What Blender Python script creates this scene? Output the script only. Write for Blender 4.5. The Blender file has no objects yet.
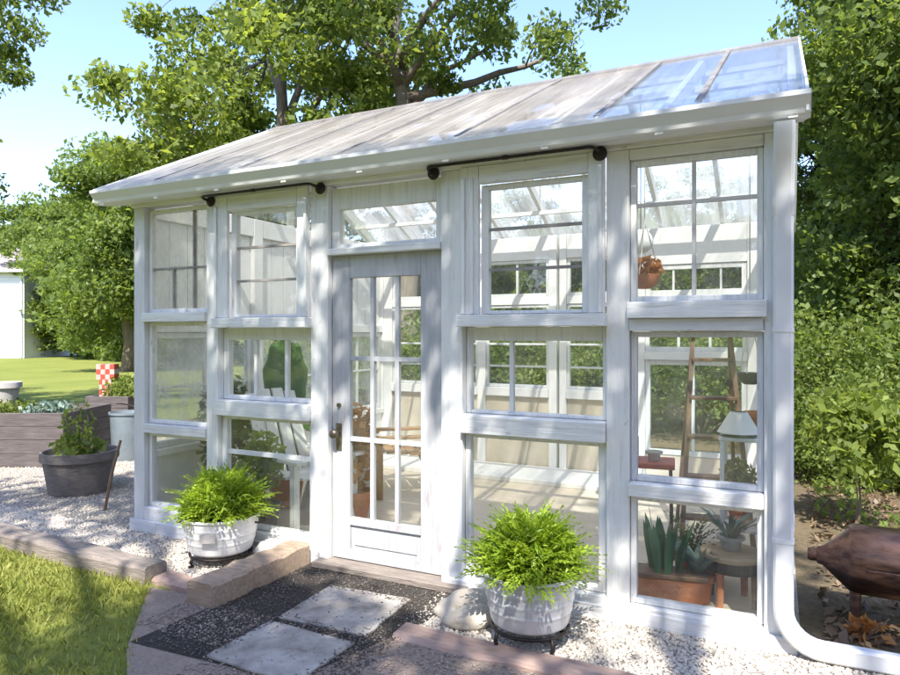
import bpy, bmesh, math, random
import numpy as np
from mathutils import Vector, Matrix
R = math.radians
rng = np.random.default_rng(7)
random.seed(7)
sc = bpy.context.scene
COL = sc.collection

# ------------------------------------------------------------------ camera
CX, CY, CH = 4.565, -3.637, 1.545
YAW = 26.4
CA, SA = math.cos(R(YAW)), math.sin(R(YAW))
F = 674.0
cam = bpy.data.cameras.new('camera')
cam.sensor_width = 36.0
cam.lens = F / 900.0 * 36.0
cam.shift_y = -4.5 / 900.0
cam.clip_start = 0.05
cam.clip_end = 2000
camo = bpy.data.objects.new('camera', cam)
COL.objects.link(camo)
camo.location = (CX, CY, CH)
camo.rotation_euler = (R(90), 0, R(YAW))
sc.camera = camo

def at(px, z, h=0.0):
    """world point seen in image column px (900 wide photo) at depth z metres and height h"""
    u = (px - 450.0) / F * z
    return Vector((CX + u * CA - z * SA, CY + u * SA + z * CA, h))

# ------------------------------------------------------------------ light
SUN_EL, SUN_AZ = 52.0, 22.0        # azimuth: degrees to the right (+X) of the facade's outward normal (-Y)
world = bpy.data.worlds.new('World')
sc.world = world
world.use_nodes = True
wn = world.node_tree
bg = wn.nodes['Background']
sky = wn.nodes.new('ShaderNodeTexSky')
sky.sky_type = 'NISHITA'
sky.sun_disc = False
sky.sun_elevation = R(SUN_EL)
sky.sun_rotation = R(180 - SUN_AZ)
sky.altitude = 200
sky.air_density = 1.0
sky.dust_density = 0.9
sky.ozone_density = 4.0
tint = wn.nodes.new('ShaderNodeMix'); tint.data_type = 'RGBA'; tint.blend_type = 'MULTIPLY'
tint.inputs[0].default_value = 1.0
tint.inputs[7].default_value = (1.0, 0.925, 0.965, 1)
wn.links.new(sky.outputs[0], tint.inputs[6])
wn.links.new(tint.outputs[2], bg.inputs[0])
bg.inputs[1].default_value = 0.13
sun = bpy.data.lights.new('sun', 'SUN')
sun.energy = 2.9
sun.angle = R(0.5)
sun.color = (1.0, 0.94, 0.84)
suno = bpy.data.objects.new('sun', sun)
COL.objects.link(suno)
sdir = Vector((math.sin(R(SUN_AZ)) * math.cos(R(SUN_EL)), -math.cos(R(SUN_AZ)) * math.cos(R(SUN_EL)), math.sin(R(SUN_EL))))  # towards the sun
suno.rotation_euler = sdir.to_track_quat('Z', 'Y').to_euler()
sc.view_settings.view_transform = 'Standard'
sc.view_settings.look = 'None'
sc.view_settings.gamma = 1
sc.view_settings.use_curve_mapping = False
sc.view_settings.exposure = 1.98
sc.render.engine = 'CYCLES'
sc.cycles.use_denoising = True
sc.cycles.max_bounces = 10
sc.cycles.diffuse_bounces = 4
sc.cycles.transparent_max_bounces = 24
sc.cycles.transmission_bounces = 6
sc.cycles.caustics_reflective = False
sc.cycles.caustics_refractive = False
sc.cycles.sample_clamp_indirect = 6

# ------------------------------------------------------------------ materials
def newmat(name):
    m = bpy.data.materials.new(name)
    m.use_nodes = True
    nt = m.node_tree
    for n in list(nt.nodes):
        nt.nodes.remove(n)
    out = nt.nodes.new('ShaderNodeOutputMaterial')
    return m, nt, out

def N(nt, t, **kw):
    n = nt.nodes.new(t)
    for k, v in kw.items():
        if k.startswith('i_'):
            n.inputs[k[2:].replace('_', ' ')].default_value = v
        else:
            setattr(n, k, v)
    return n

def ramp(nt, fac, stops):
    r = nt.nodes.new('ShaderNodeValToRGB')
    e = r.color_ramp.elements
    while len(e) < len(stops):
        e.new(0.5)
    for i, (p, c) in enumerate(stops):
        e[i].position = p
        e[i].color = (c[0], c[1], c[2], 1)
    nt.links.new(fac, r.inputs[0])
    return r.outputs[0]

def coords(nt, scale=(1, 1, 1), kind='Object'):
    tc = nt.nodes.new('ShaderNodeTexCoord')
    mp = nt.nodes.new('ShaderNodeMapping')
    mp.inputs['Scale'].default_value = scale
    nt.links.new(tc.outputs[kind], mp.inputs[0])
    return mp.outputs[0]

def noise(nt, vec, scale, detail=4, rough=0.6):
    n = nt.nodes.new('ShaderNodeTexNoise')
    n.inputs['Scale'].default_value = scale
    n.inputs['Detail'].default_value = detail
    n.inputs['Roughness'].default_value = rough
    nt.links.new(vec, n.inputs['Vector'])
    return n.outputs['Fac']

def mixc(nt, fac, a, b, mode='MIX'):
    m = nt.nodes.new('ShaderNodeMix')
    m.data_type = 'RGBA'
    m.blend_type = mode
    for sock, v in ((m.inputs[0], fac), (m.inputs[6], a), (m.inputs[7], b)):
        if isinstance(v, (int, float)):
            sock.default_value = v
        elif isinstance(v, tuple):
            sock.default_value = (v[0], v[1], v[2], 1)
        else:
            nt.links.new(v, sock)
    return m.outputs[2]

def surf(name, stops, scale=6, stretch=(1, 1, 1), rough=0.6, metal=0.0, bump=0.15, bscale=40, spec=0.4, speck=None, grain=None):
    m, nt, out = newmat(name)
    v = coords(nt, stretch)
    f = noise(nt, v, scale, 6, 0.65)
    c = ramp(nt, f, stops)
    if speck:
        f2 = noise(nt, v, speck[0], 3, 0.7)
        rr = ramp(nt, f2, [(speck[1], (0, 0, 0)), (speck[1] + 0.08, (1, 1, 1))])
        c = mixc(nt, rr, c, speck[2])
    gn = None
    if grain:
        gn = noise(nt, coords(nt, grain), 42, 4, 0.7)
        c = mixc(nt, 1.0, c, ramp(nt, gn, [(0.33, (0.80, 0.785, 0.77)), (0.45, (0.95, 0.95, 0.95)), (0.6, (1, 1, 1))]), 'MULTIPLY')
    p = N(nt, 'ShaderNodeBsdfPrincipled', i_Roughness=rough, i_Metallic=metal)
    p.inputs['Specular IOR Level'].default_value = spec
    nt.links.new(c, p.inputs['Base Color'])
    if bump:
        b = N(nt, 'ShaderNodeBump', i_Strength=bump, i_Distance=0.02)
        nt.links.new(gn if gn is not None else noise(nt, v, bscale, 4, 0.7), b.inputs['Height'])
        nt.links.new(b.outputs[0], p.inputs['Normal'])
    nt.links.new(p.outputs[0], out.inputs[0])
    return m

def fresnel(nt, ior):
    fr = N(nt, 'ShaderNodeFresnel')
    g = N(nt, 'ShaderNodeNewGeometry')
    mr = N(nt, 'ShaderNodeMapRange')
    mr.inputs['To Min'].default_value = ior
    mr.inputs['To Max'].default_value = 1.0 / ior
    nt.links.new(g.outputs['Backfacing'], mr.inputs['Value'])
    nt.links.new(mr.outputs[0], fr.inputs['IOR'])
    return fr

def glassmat(name, tint, dirt=0.06, wav=0.02, refl=1.0):
    m, nt, out = newmat(name)
    v = coords(nt)
    tr = N(nt, 'ShaderNodeBsdfTransparent')
    tr.inputs[0].default_value = (*tint, 1)
    gl = N(nt, 'ShaderNodeBsdfGlossy', i_Roughness=0.015)
    b = N(nt, 'ShaderNodeBump', i_Strength=wav, i_Distance=0.05)
    nt.links.new(noise(nt, v, 5, 2, 0.5), b.inputs['Height'])
    nt.links.new(b.outputs[0], gl.inputs['Normal'])
    fr = fresnel(nt, 1.52)
    mu = N(nt, 'ShaderNodeMath', operation='MULTIPLY', use_clamp=True)
    mu.inputs[1].default_value = 0.9 * refl
    nt.links.new(fr.outputs[0], mu.inputs[0])
    mx = N(nt, 'ShaderNodeMixShader')
    nt.links.new(mu.outputs[0], mx.inputs[0])
    nt.links.new(tr.outputs[0], mx.inputs[1])
    nt.links.new(gl.outputs[0], mx.inputs[2])
    dd = N(nt, 'ShaderNodeBsdfDiffuse')
    dd.inputs[0].default_value = (0.72, 0.72, 0.68, 1)
    dt = N(nt, 'ShaderNodeBsdfTranslucent')
    dt.inputs[0].default_value = (0.85, 0.85, 0.80, 1)
    df = N(nt, 'ShaderNodeMixShader')
    df.inputs[0].default_value = 0.6
    nt.links.new(dd.outputs[0], df.inputs[1]); nt.links.new(dt.outputs[0], df.inputs[2])
    d = ramp(nt, noise(nt, coords(nt, (1, 1, 0.6)), 3.5, 5, 0.7), [(0.3, (0, 0, 0)), (0.75, (dirt * 2, dirt * 2, dirt * 2))])
    mx2 = N(nt, 'ShaderNodeMixShader')
    nt.links.new(d, mx2.inputs[0])
    nt.links.new(mx.outputs[0], mx2.inputs[1])
    nt.links.new(df.outputs[0], mx2.inputs[2])
    nt.links.new(mx2.outputs[0], out.inputs[0])
    return m

def leafmat(name, dark, light, trans=0.35, nscale=0.6, rough=0.5):
    m, nt, out = newmat(name)
    g = N(nt, 'ShaderNodeNewGeometry')
    v = coords(nt)
    f = noise(nt, v, nscale, 2, 0.5)
    a = N(nt, 'ShaderNodeMath', operation='MULTIPLY_ADD')
    a.inputs[1].default_value = 0.55
    nt.links.new(g.outputs['Random Per Island'], a.inputs[0])
    s = N(nt, 'ShaderNodeMath', operation='MULTIPLY')
    s.inputs[1].default_value = 0.6
    nt.links.new(f, s.inputs[0])
    nt.links.new(s.outputs[0], a.inputs[2])
    mid = tuple((x + y) / 2 for x, y in zip(dark, light))
    c = ramp(nt, a.outputs[0], [(0.15, dark), (0.55, mid), (0.9, light)])
    p = N(nt, 'ShaderNodeBsdfPrincipled', i_Roughness=rough)
    p.inputs['Specular IOR Level'].default_value = 0.35
    nt.links.new(c, p.inputs['Base Color'])
    t = N(nt, 'ShaderNodeBsdfTranslucent')
    c2 = mixc(nt, 1.0, c, (1.4, 1.3, 0.65), 'MULTIPLY')
    nt.links.new(c2, t.inputs[0])
    mx = N(nt, 'ShaderNodeMixShader')
    mx.inputs[0].default_value = trans
    nt.links.new(p.outputs[0], mx.inputs[1])
    nt.links.new(t.outputs[0], mx.inputs[2])
    nt.links.new(mx.outputs[0], out.inputs[0])
    return m

M = {}
M['white'] = surf('white_paint', [(0.25, (0.66, 0.67, 0.665)), (0.5, (0.73, 0.74, 0.73)), (0.8, (0.77, 0.775, 0.76))], 5, (1, 1, 0.35), 0.55, bump=0.3, bscale=26, speck=(17, 0.67, (0.50, 0.48, 0.45)), grain=(1, 1, 0.06))
M['white_h'] = surf('white_paint_level', [(0.25, (0.66, 0.67, 0.665)), (0.5, (0.73, 0.74, 0.73)), (0.8, (0.77, 0.775, 0.76))], 5, (0.35, 1, 1), 0.55, bump=0.3, bscale=26, speck=(17, 0.67, (0.50, 0.48, 0.45)), grain=(0.06, 1, 1))
M['white_old'] = surf('weathered_white_paint', [(0.25, (0.53, 0.55, 0.57)), (0.5, (0.64, 0.65, 0.67)), (0.8, (0.71, 0.71, 0.70))], 5, (1, 1, 0.3), 0.65, bump=0.4, bscale=30, speck=(13, 0.64, (0.40, 0.37, 0.34)), grain=(1, 1, 0.06))
M['white_old_h'] = surf('weathered_white_paint_level', [(0.25, (0.53, 0.55, 0.57)), (0.5, (0.64, 0.65, 0.67)), (0.8, (0.71, 0.71, 0.70))], 5, (0.3, 1, 1), 0.65, bump=0.4, bscale=30, speck=(13, 0.64, (0.40, 0.37, 0.34)), grain=(0.06, 1, 1))
M['inner_white'] = surf('fresh_white_paint', [(0.25, (0.74, 0.74, 0.72)), (0.5, (0.80, 0.80, 0.78)), (0.8, (0.83, 0.83, 0.81))], 4, (1, 1, 0.35), 0.55, bump=0.1, bscale=26)
M['tan_wood'] = surf('tan_wood', [(0.25, (0.30, 0.17, 0.08)), (0.55, (0.44, 0.26, 0.13)), (0.8, (0.54, 0.35, 0.19))], 5, (6, 6, 1), 0.5)
M['door'] = surf('door_paint', [(0.25, (0.36, 0.375, 0.40)), (0.5, (0.45, 0.465, 0.49)), (0.8, (0.54, 0.54, 0.55))], 6, (1, 1, 0.2), 0.6, bump=0.35, bscale=24, speck=(10, 0.60, (0.38, 0.36, 0.37)), grain=(1, 1, 0.06))
M['gutter'] = surf('gutter_enamel', [(0.3, (0.60, 0.62, 0.64)), (0.7, (0.68, 0.69, 0.70))], 2, (1, 1, 1), 0.35, bump=0.03, bscale=6)
M['muntin'] = surf('muntin_paint', [(0.3, (0.50, 0.48, 0.46)), (0.7, (0.7, 0.68, 0.66))], 9, (1, 1, 1), 0.6)
M['muntin_dark'] = surf('lead_grey_muntin', [(0.3, (0.20, 0.19, 0.18)), (0.7, (0.34, 0.32, 0.30))], 9, (1, 1, 1), 0.6)
M['glass'] = glassmat('window_glass', (0.97, 0.985, 0.97), 0.04, 0.03)
M['glass_dusty'] = glassmat('dusty_glass', (0.95, 0.96, 0.92), 0.24, 0.05)
M['seam'] = surf('grey_seam_strip', [(0.3, (0.14, 0.13, 0.12)), (0.7, (0.24, 0.23, 0.22))], 6, (1, 1, 1), 0.6)
M['iron'] = surf('black_iron', [(0.3, (0.015, 0.013, 0.013)), (0.7, (0.04, 0.032, 0.03))], 20, rough=0.5, metal=0.5, bump=0.1)
M['brass'] = surf('old_brass', [(0.3, (0.12, 0.10, 0.08)), (0.7, (0.28, 0.24, 0.18))], 30, rough=0.4, metal=0.8)
M['galv'] = surf('galvanised_steel', [(0.25, (0.52, 0.535, 0.56)), (0.5, (0.60, 0.615, 0.64)), (0.75, (0.68, 0.69, 0.72))], 7, (1, 1, 0.5), 0.38, metal=0.45, bump=0.06, bscale=20)
M['enamel'] = surf('white_enamel', [(0.3, (0.72, 0.71, 0.72)), (0.7, (0.82, 0.81, 0.81))], 8, rough=0.3, bump=0.05, speck=(22, 0.7, (0.45, 0.42, 0.40)))
M['floor'] = surf('pale_floorboards', [(0.2, (0.50, 0.42, 0.31)), (0.5, (0.65, 0.56, 0.43)), (0.8, (0.74, 0.66, 0.54))], 3, (1.2, 12, 1), 0.5)
M['knee'] = surf('tan_boarding', [(0.3, (0.52, 0.45, 0.35)), (0.7, (0.66, 0.60, 0.50))], 3, (1, 1, 1), 0.6)
M['wood'] = surf('brown_wood', [(0.25, (0.11, 0.065, 0.04)), (0.55, (0.20, 0.125, 0.075)), (0.8, (0.29, 0.19, 0.12))], 5, (6, 6, 1), 0.55)
M['wood_grey'] = surf('weathered_timber', [(0.2, (0.12, 0.10, 0.085)), (0.5, (0.24, 0.205, 0.18)), (0.8, (0.36, 0.31, 0.27))], 6, (1, 9, 9), 0.85, bump=0.6, bscale=14)
M['wood_side'] = surf('sawn_timber', [(0.2, (0.20, 0.14, 0.10)), (0.5, (0.36, 0.27, 0.20)), (0.8, (0.48, 0.38, 0.29))], 6, (9, 1, 9), 0.85, bump=0.6, bscale=14)
M['wood_pink'] = surf('reddish_timber', [(0.2, (0.24, 0.155, 0.125)), (0.5, (0.38, 0.27, 0.225)), (0.8, (0.5, 0.37, 0.31))], 5, (1, 8, 8), 0.85, bump=0.5, bscale=14)
M['bed'] = surf('dark_stained_boards', [(0.2, (0.055, 0.045, 0.045)), (0.5, (0.10, 0.085, 0.085)), (0.8, (0.16, 0.14, 0.135))], 4, (1, 1, 8), 0.75, bump=0.4, bscale=10)
M['terra'] = surf('terracotta', [(0.3, (0.40, 0.14, 0.06)), (0.7, (0.56, 0.22, 0.10))], 10, rough=0.8)
M['red'] = surf('red_paint', [(0.3, (0.30, 0.05, 0.035)), (0.7, (0.42, 0.09, 0.06))], 10, rough=0.5)
M['pale_pink'] = surf('faded_pink_paint', [(0.3, (0.42, 0.26, 0.22)), (0.7, (0.55, 0.40, 0.36))], 14, rough=0.7)
M['dark'] = surf('charcoal_plastic', [(0.3, (0.03, 0.032, 0.036)), (0.7, (0.06, 0.062, 0.068))], 8, rough=0.5)
M['soil'] = surf('potting_soil', [(0.3, (0.02, 0.014, 0.01)), (0.7, (0.06, 0.045, 0.03))], 30, rough=0.95, bump=0.8)
M['stone'] = surf('pale_fieldstone', [(0.2, (0.30, 0.26, 0.21)), (0.5, (0.44, 0.40, 0.34)), (0.8, (0.58, 0.54, 0.48))], 7, rough=0.9, bump=0.6, bscale=18)
M['white_stone'] = surf('white_quartz', [(0.2, (0.50, 0.48, 0.45)), (0.6, (0.72, 0.70, 0.67))], 8, rough=0.8, bump=0.5, bscale=20)
M['paver'] = surf('concrete_paver', [(0.3, (0.13, 0.115, 0.10)), (0.45, (0.29, 0.265, 0.24)), (0.6, (0.40, 0.375, 0.345)), (0.8, (0.48, 0.455, 0.42))], 5, rough=0.9, bump=0.8, bscale=34, speck=(24, 0.6, (0.27, 0.24, 0.21)))
M['bark'] = surf('bark', [(0.2, (0.09, 0.072, 0.056)), (0.5, (0.19, 0.155, 0.125)), (0.8, (0.31, 0.27, 0.22))], 5, (6, 6, 1), 0.9, bump=0.9, bscale=9)
M['bark_dark'] = surf('dark_bark', [(0.2, (0.025, 0.02, 0.016)), (0.5, (0.06, 0.048, 0.038)), (0.8, (0.11, 0.09, 0.075))], 5, (6, 6, 1), 0.9, bump=0.9, bscale=9)
M['rust'] = surf('rusted_steel', [(0.3, (0.03, 0.022, 0.02)), (0.47, (0.09, 0.05, 0.038)), (0.56, (0.28, 0.15, 0.095)), (0.72, (0.48, 0.29, 0.20))], 2.4, (0.6, 1, 2), 0.34, metal=0.7, bump=0.08, bscale=20)
M['siding'] = surf('white_siding', [(0.3, (0.60, 0.60, 0.63)), (0.7, (0.66, 0.66, 0.68))], 1, rough=0.6, bump=0.02)
M['shingle'] = surf('grey_brown_shingles', [(0.2, (0.20, 0.175, 0.16)), (0.8, (0.34, 0.30, 0.28))], 3, (1, 1, 6), 0.9, bump=0.4)
M['pot_grey'] = surf('wicker_grey_resin', [(0.2, (0.10, 0.085, 0.08)), (0.5, (0.17, 0.15, 0.14)), (0.8, (0.24, 0.215, 0.20))], 12, (1, 1, 6), 0.7, bump=0.5, bscale=30)
M['pot_light'] = surf('light_grey_pot', [(0.2, (0.36, 0.34, 0.34)), (0.8, (0.5, 0.48, 0.47))], 8, rough=0.7)
M['blue_tub'] = surf('blue_grey_tub', [(0.2, (0.16, 0.20, 0.23)), (0.8, (0.26, 0.31, 0.35))], 6, rough=0.4, metal=0.3)
M['lampshade'] = surf('white_shade', [(0.3, (0.72, 0.71, 0.68)), (0.7, (0.8, 0.79, 0.76))], 6, rough=0.7)
M['cord'] = surf('cream_cord', [(0.3, (0.55, 0.52, 0.45)), (0.7, (0.7, 0.67, 0.6))], 20, rough=0.9)
M['stump'] = surf('sawn_stump_top', [(0.2, (0.30, 0.21, 0.12)), (0.5, (0.42, 0.31, 0.19)), (0.8, (0.52, 0.41, 0.28))], 14, rough=0.8)

M['leaf_light'] = leafmat('light_oak_leaf', (0.075, 0.12, 0.024), (0.31, 0.39, 0.10), 0.6)
M['leaf_mid'] = leafmat('mid_green_leaf', (0.070, 0.118, 0.030), (0.26, 0.34, 0.095), 0.6)
M['leaf_dark'] = leafmat('dark_green_leaf', (0.060, 0.105, 0.026), (0.24, 0.31, 0.085), 0.58)
M['leaf_wood'] = leafmat('woodland_leaf', (0.065, 0.115, 0.028), (0.25, 0.33, 0.095), 0.6)
M['leaf_olive'] = leafmat('olive_leaf', (0.04, 0.06, 0.018), (0.12, 0.155, 0.05), 0.36)
M['fern'] = leafmat('fern_leaf', (0.13, 0.24, 0.015), (0.38, 0.50, 0.06), 0.45, 8)
M['grass'] = leafmat('grass_blade', (0.13, 0.18, 0.03), (0.44, 0.45, 0.14), 0.45, 1.4)
M['snake'] = leafmat('snake_plant_leaf', (0.015, 0.085, 0.035), (0.07, 0.20, 0.08), 0.2, 9)
M['agave'] = leafmat('blue_agave_leaf', (0.08, 0.14, 0.12), (0.20, 0.28, 0.24), 0.15, 9)
M['cactus'] = surf('cactus_skin', [(0.2, (0.05, 0.13, 0.025)), (0.8, (0.085, 0.19, 0.04))], 5, rough=0.55, bump=0.1)
M['rusty_leaf'] = leafmat('orange_brown_leaf', (0.30, 0.11, 0.035), (0.60, 0.30, 0.11), 0.4, 6)
M['litter'] = leafmat('dry_leaf', (0.07, 0.045, 0.028), (0.24, 0.17, 0.11), 0.1, 2)
M['chip'] = leafmat('path_chip', (0.05, 0.045, 0.04), (0.17, 0.15, 0.135), 0.0, 3, 0.9)  # grit kept dark to match the path's painted shade
M['chip_warm'] = leafmat('warm_path_chip', (0.22, 0.17, 0.135), (0.43, 0.345, 0.29), 0.0, 3, 0.9)
M['pebble'] = leafmat('pebble', (0.40, 0.355, 0.30), (0.62, 0.57, 0.50), 0.0, 3, 0.85)
M['bloom'] = leafmat('pale_bloom', (0.35, 0.36, 0.25), (0.7, 0.7, 0.55), 0.3, 6)

def groundmat(name, stops, s1, s2, stops2, bump=0.6, bs=60, f2=0.5):
    m, nt, out = newmat(name)
    v = coords(nt)
    c1 = ramp(nt, noise(nt, v, s1, 6, 0.6), stops)
    c2 = ramp(nt, noise(nt, v, s2, 5, 0.75), stops2)
    c = mixc(nt, f2, c1, c2)
    p = N(nt, 'ShaderNodeBsdfPrincipled', i_Roughness=0.95)
    p.inputs['Specular IOR Level'].default_value = 0.15
    nt.links.new(c, p.inputs['Base Color'])
    b = N(nt, 'ShaderNodeBump', i_Strength=bump, i_Distance=0.03)
    nt.links.new(noise(nt, v, bs, 4, 0.8), b.inputs['Height'])
    nt.links.new(b.outputs[0], p.inputs['Normal'])
    nt.links.new(p.outputs[0], out.inputs[0])
    return m
M['lawn'] = groundmat('lawn_turf', [(0.3, (0.12, 0.16, 0.03)), (0.55, (0.20, 0.23, 0.05)), (0.75, (0.29, 0.27, 0.085))], 0.5, 30, [(0.3, (0.07, 0.11, 0.02)), (0.7, (0.28, 0.29, 0.075))])
M['gravel'] = groundmat('gravel_bed', [(0.3, (0.33, 0.29, 0.24)), (0.7, (0.5, 0.46, 0.40))], 1.2, 55, [(0.3, (0.20, 0.17, 0.14)), (0.5, (0.45, 0.41, 0.35)), (0.75, (0.64, 0.60, 0.54))], 0.9, 70, 0.65)
M['forest'] = groundmat('forest_floor', [(0.3, (0.07, 0.065, 0.035)), (0.7, (0.19, 0.155, 0.10))], 0.8, 26, [(0.3, (0.06, 0.045, 0.03)), (0.6, (0.2, 0.15, 0.1)), (0.8, (0.36, 0.29, 0.2))], 0.9, 30)
M['soilpath'] = groundmat('dark_path_fines', [(0.3, (0.05, 0.045, 0.04)), (0.7, (0.10, 0.09, 0.082))], 2, 60, [(0.3, (0.03, 0.027, 0.025)), (0.7, (0.14, 0.125, 0.11))], 0.9, 70)  # tree shade on the path put into this dark colour
M['crushed'] = groundmat('crushed_brick_path', [(0.3, (0.30, 0.225, 0.18)), (0.7, (0.45, 0.35, 0.29))], 1.6, 60, [(0.3, (0.19, 0.15, 0.125)), (0.7, (0.50, 0.42, 0.365))], 0.8, 60)

def roofmat(name, lo, hi, tl_share=0.5, tint=(0.95, 0.96, 0.97), refl=1.2, sky_blue=False):
    m, nt, out = newmat(name)
    v = coords(nt)
    big = noise(nt, coords(nt, (1.1, 0.35, 0.35)), 1.3, 5, 0.65)
    fine = noise(nt, coords(nt, (3.2, 0.28, 0.28)), 2.2, 5, 0.68)
    dirt = N(nt, 'ShaderNodeMath', operation='MULTIPLY')
    nt.links.new(big, dirt.inputs[0]); nt.links.new(fine, dirt.inputs[1])
    tr = N(nt, 'ShaderNodeBsdfTransparent'); tr.inputs[0].default_value = (*tint, 1)
    df = N(nt, 'ShaderNodeBsdfDiffuse')
    c = ramp(nt, fine, [(0.3, (0.26, 0.32, 0.42)), (0.6, (0.42, 0.49, 0.58)), (0.8, (0.66, 0.69, 0.73))] if sky_blue else [(0.32, (0.14, 0.11, 0.085)), (0.46, (0.24, 0.20, 0.165)), (0.58, (0.33, 0.285, 0.245)), (0.74, (0.62, 0.60, 0.57))])
    nt.links.new(c, df.inputs[0])
    tl = N(nt, 'ShaderNodeBsdfTranslucent'); tl.inputs[0].default_value = (0.95, 0.94, 0.91, 1)
    a = N(nt, 'ShaderNodeMixShader'); a.inputs[0].default_value = tl_share
    nt.links.new(df.outputs[0], a.inputs[1]); nt.links.new(tl.outputs[0], a.inputs[2])
    b = N(nt, 'ShaderNodeMixShader')
    nt.links.new(ramp(nt, dirt.outputs[0], [(0.12, (lo,) * 3), (0.42, (hi,) * 3)]), b.inputs[0])
    nt.links.new(tr.outputs[0], b.inputs[1]); nt.links.new(a.outputs[0], b.inputs[2])
    gl = N(nt, 'ShaderNodeBsdfGlossy', i_Roughness=0.22)
    fr = fresnel(nt, 1.55)
    mu = N(nt, 'ShaderNodeMath', operation='MULTIPLY', use_clamp=True); mu.inputs[1].default_value = refl
    nt.links.new(fr.outputs[0], mu.inputs[0])
    d = N(nt, 'ShaderNodeMixShader')
    nt.links.new(mu.outputs[0], d.inputs[0]); nt.links.new(b.outputs[0], d.inputs[1]); nt.links.new(gl.outputs[0], d.inputs[2])
    nt.links.new(d.outputs[0], out.inputs[0])
    return m
M['roof'] = roofmat('weathered_polycarbonate', 0.5, 0.95, 0.5, refl=0.35)
M['roof_clear'] = roofmat('clear_polycarbonate', 0.25, 0.65, 0.5, (0.80, 0.87, 0.96), sky_blue=True)  # clear sheet; blue sky reflection put into its tint and diffuse colour
M['roof_back'] = roofmat('rear_polycarbonate', 0.2, 0.8, 0.8)
M['frosted'] = glassmat('frosted_glass', (0.97, 0.97, 0.94), 0.30, 0.05)

# ------------------------------------------------------------------ mesh helpers
class MB:
    def __init__(s):
        s.v = []; s.f = []
    def box(s, x0, x1, y0, y1, z0, z1):
        b = len(s.v)
        s.v += [(x0, y0, z0), (x1, y0, z0), (x1, y1, z0), (x0, y1, z0), (x0, y0, z1), (x1, y0, z1), (x1, y1, z1), (x0, y1, z1)]
        s.f += [tuple(b + i for i in q) for q in ((3, 2, 1, 0), (4, 5, 6, 7), (0, 1, 5, 4), (1, 2, 6, 5), (2, 3, 7, 6), (3, 0, 4, 7))]
        return s
    def poly(s, pts):
        b = len(s.v); s.v += [tuple(p) for p in pts]; s.f.append(tuple(range(b, b + len(pts)))); return s
    def prism(s, pts, d):
        """closed polygon pts extruded by vector d"""
        b = len(s.v); n = len(pts)
        s.v += [tuple(p) for p in pts] + [tuple(Vector(p) + Vector(d)) for p in pts]
        s.f.append(tuple(b + i for i in range(n))[::-1]); s.f.append(tuple(b + n + i for i in range(n)))
        for i in range(n):
            j = (i + 1) % n
            s.f.append((b + i, b + j, b + n + j, b + n + i))
        return s
    def tube(s, pts, rad, seg=8, cap=True):
        pts = [Vector(p) for p in pts]
        if isinstance(rad, (int, float)):
            rad = [rad] * len(pts)
        b = len(s.v); n = len(pts)
        up = None
        for i, p in enumerate(pts):
            t = (pts[min(i + 1, n - 1)] - pts[max(i - 1, 0)])
            if t.length < 1e-9: t = Vector((0, 0, 1))
            t.normalize()
            if up is None:
                up = t.orthogonal().normalized()
            else:
                up = (up - t * up.dot(t))
                up = up.normalized() if up.length > 1e-6 else t.orthogonal().normalized()
            w = t.cross(up)
            for k in range(seg):
                a = 2 * math.pi * k / seg
                s.v.append(tuple(p + (up * math.cos(a) + w * math.sin(a)) * rad[i]))
        for i in range(n - 1):
            for k in range(seg):
                k2 = (k + 1) % seg
                s.f.append((b + i * seg + k, b + i * seg + k2, b + (i + 1) * seg + k2, b + (i + 1) * seg + k))
        if cap:
            s.f.append(tuple(b + k for k in range(seg))[::-1]); s.f.append(tuple(b + (n - 1) * seg + k for k in range(seg)))
        return s
    def lathe(s, prof, seg=32, sx=1.0, sy=1.0, c=(0, 0, 0), phase=0.0):
        b = len(s.v); n = len(prof)
        for r, z in prof:
            for k in range(seg):
                a = 2 * math.pi * k / seg + phase
                s.v.append((c[0] + r * math.cos(a) * sx, c[1] + r * math.sin(a) * sy, c[2] + z))
        for i in range(n - 1):
            for k in range(seg):
                k2 = (k + 1) % seg
                s.f.append((b + i * seg + k, b + i * seg + k2, b + (i + 1) * seg + k2, b + (i + 1) * seg + k))
        s.f.append(tuple(b + k for k in range(seg))[::-1])
        s.f.append(tuple(b + (n - 1) * seg + k for k in range(seg)))
        return s
    def move(s, mat):
        s.v = [tuple(mat @ Vector(p)) for p in s.v]; return s
    def build(s, name, mat, parent=None, smooth=False, bevel=0.0, at=None):
        me = bpy.data.meshes.new(name)
        me.from_pydata(s.v, [], s.f)
        me.validate(); me.update()
        bm = bmesh.new(); bm.from_mesh(me); bmesh.ops.recalc_face_normals(bm, faces=bm.faces); bm.to_mesh(me); bm.free()
        return link(name, me, mat, parent, smooth, bevel, at)

def link(name, me, mat, parent=None, smooth=False, bevel=0.0, at=None):
    me.materials.append(mat)
    if smooth:
        me.polygons.foreach_set('use_smooth', [True] * len(me.polygons))
    o = bpy.data.objects.new(name, me)
    COL.objects.link(o)
    if parent is not None: o.parent = parent
    if at is not None: o.location = at
    if bevel:
        m = o.modifiers.new('bevel', 'BEVEL'); m.width = bevel; m.segments = 1; m.limit_method = 'ANGLE'
    if smooth == 'auto':
        m = o.modifiers.new('split', 'EDGE_SPLIT'); m.split_angle = R(40)
    return o

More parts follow.
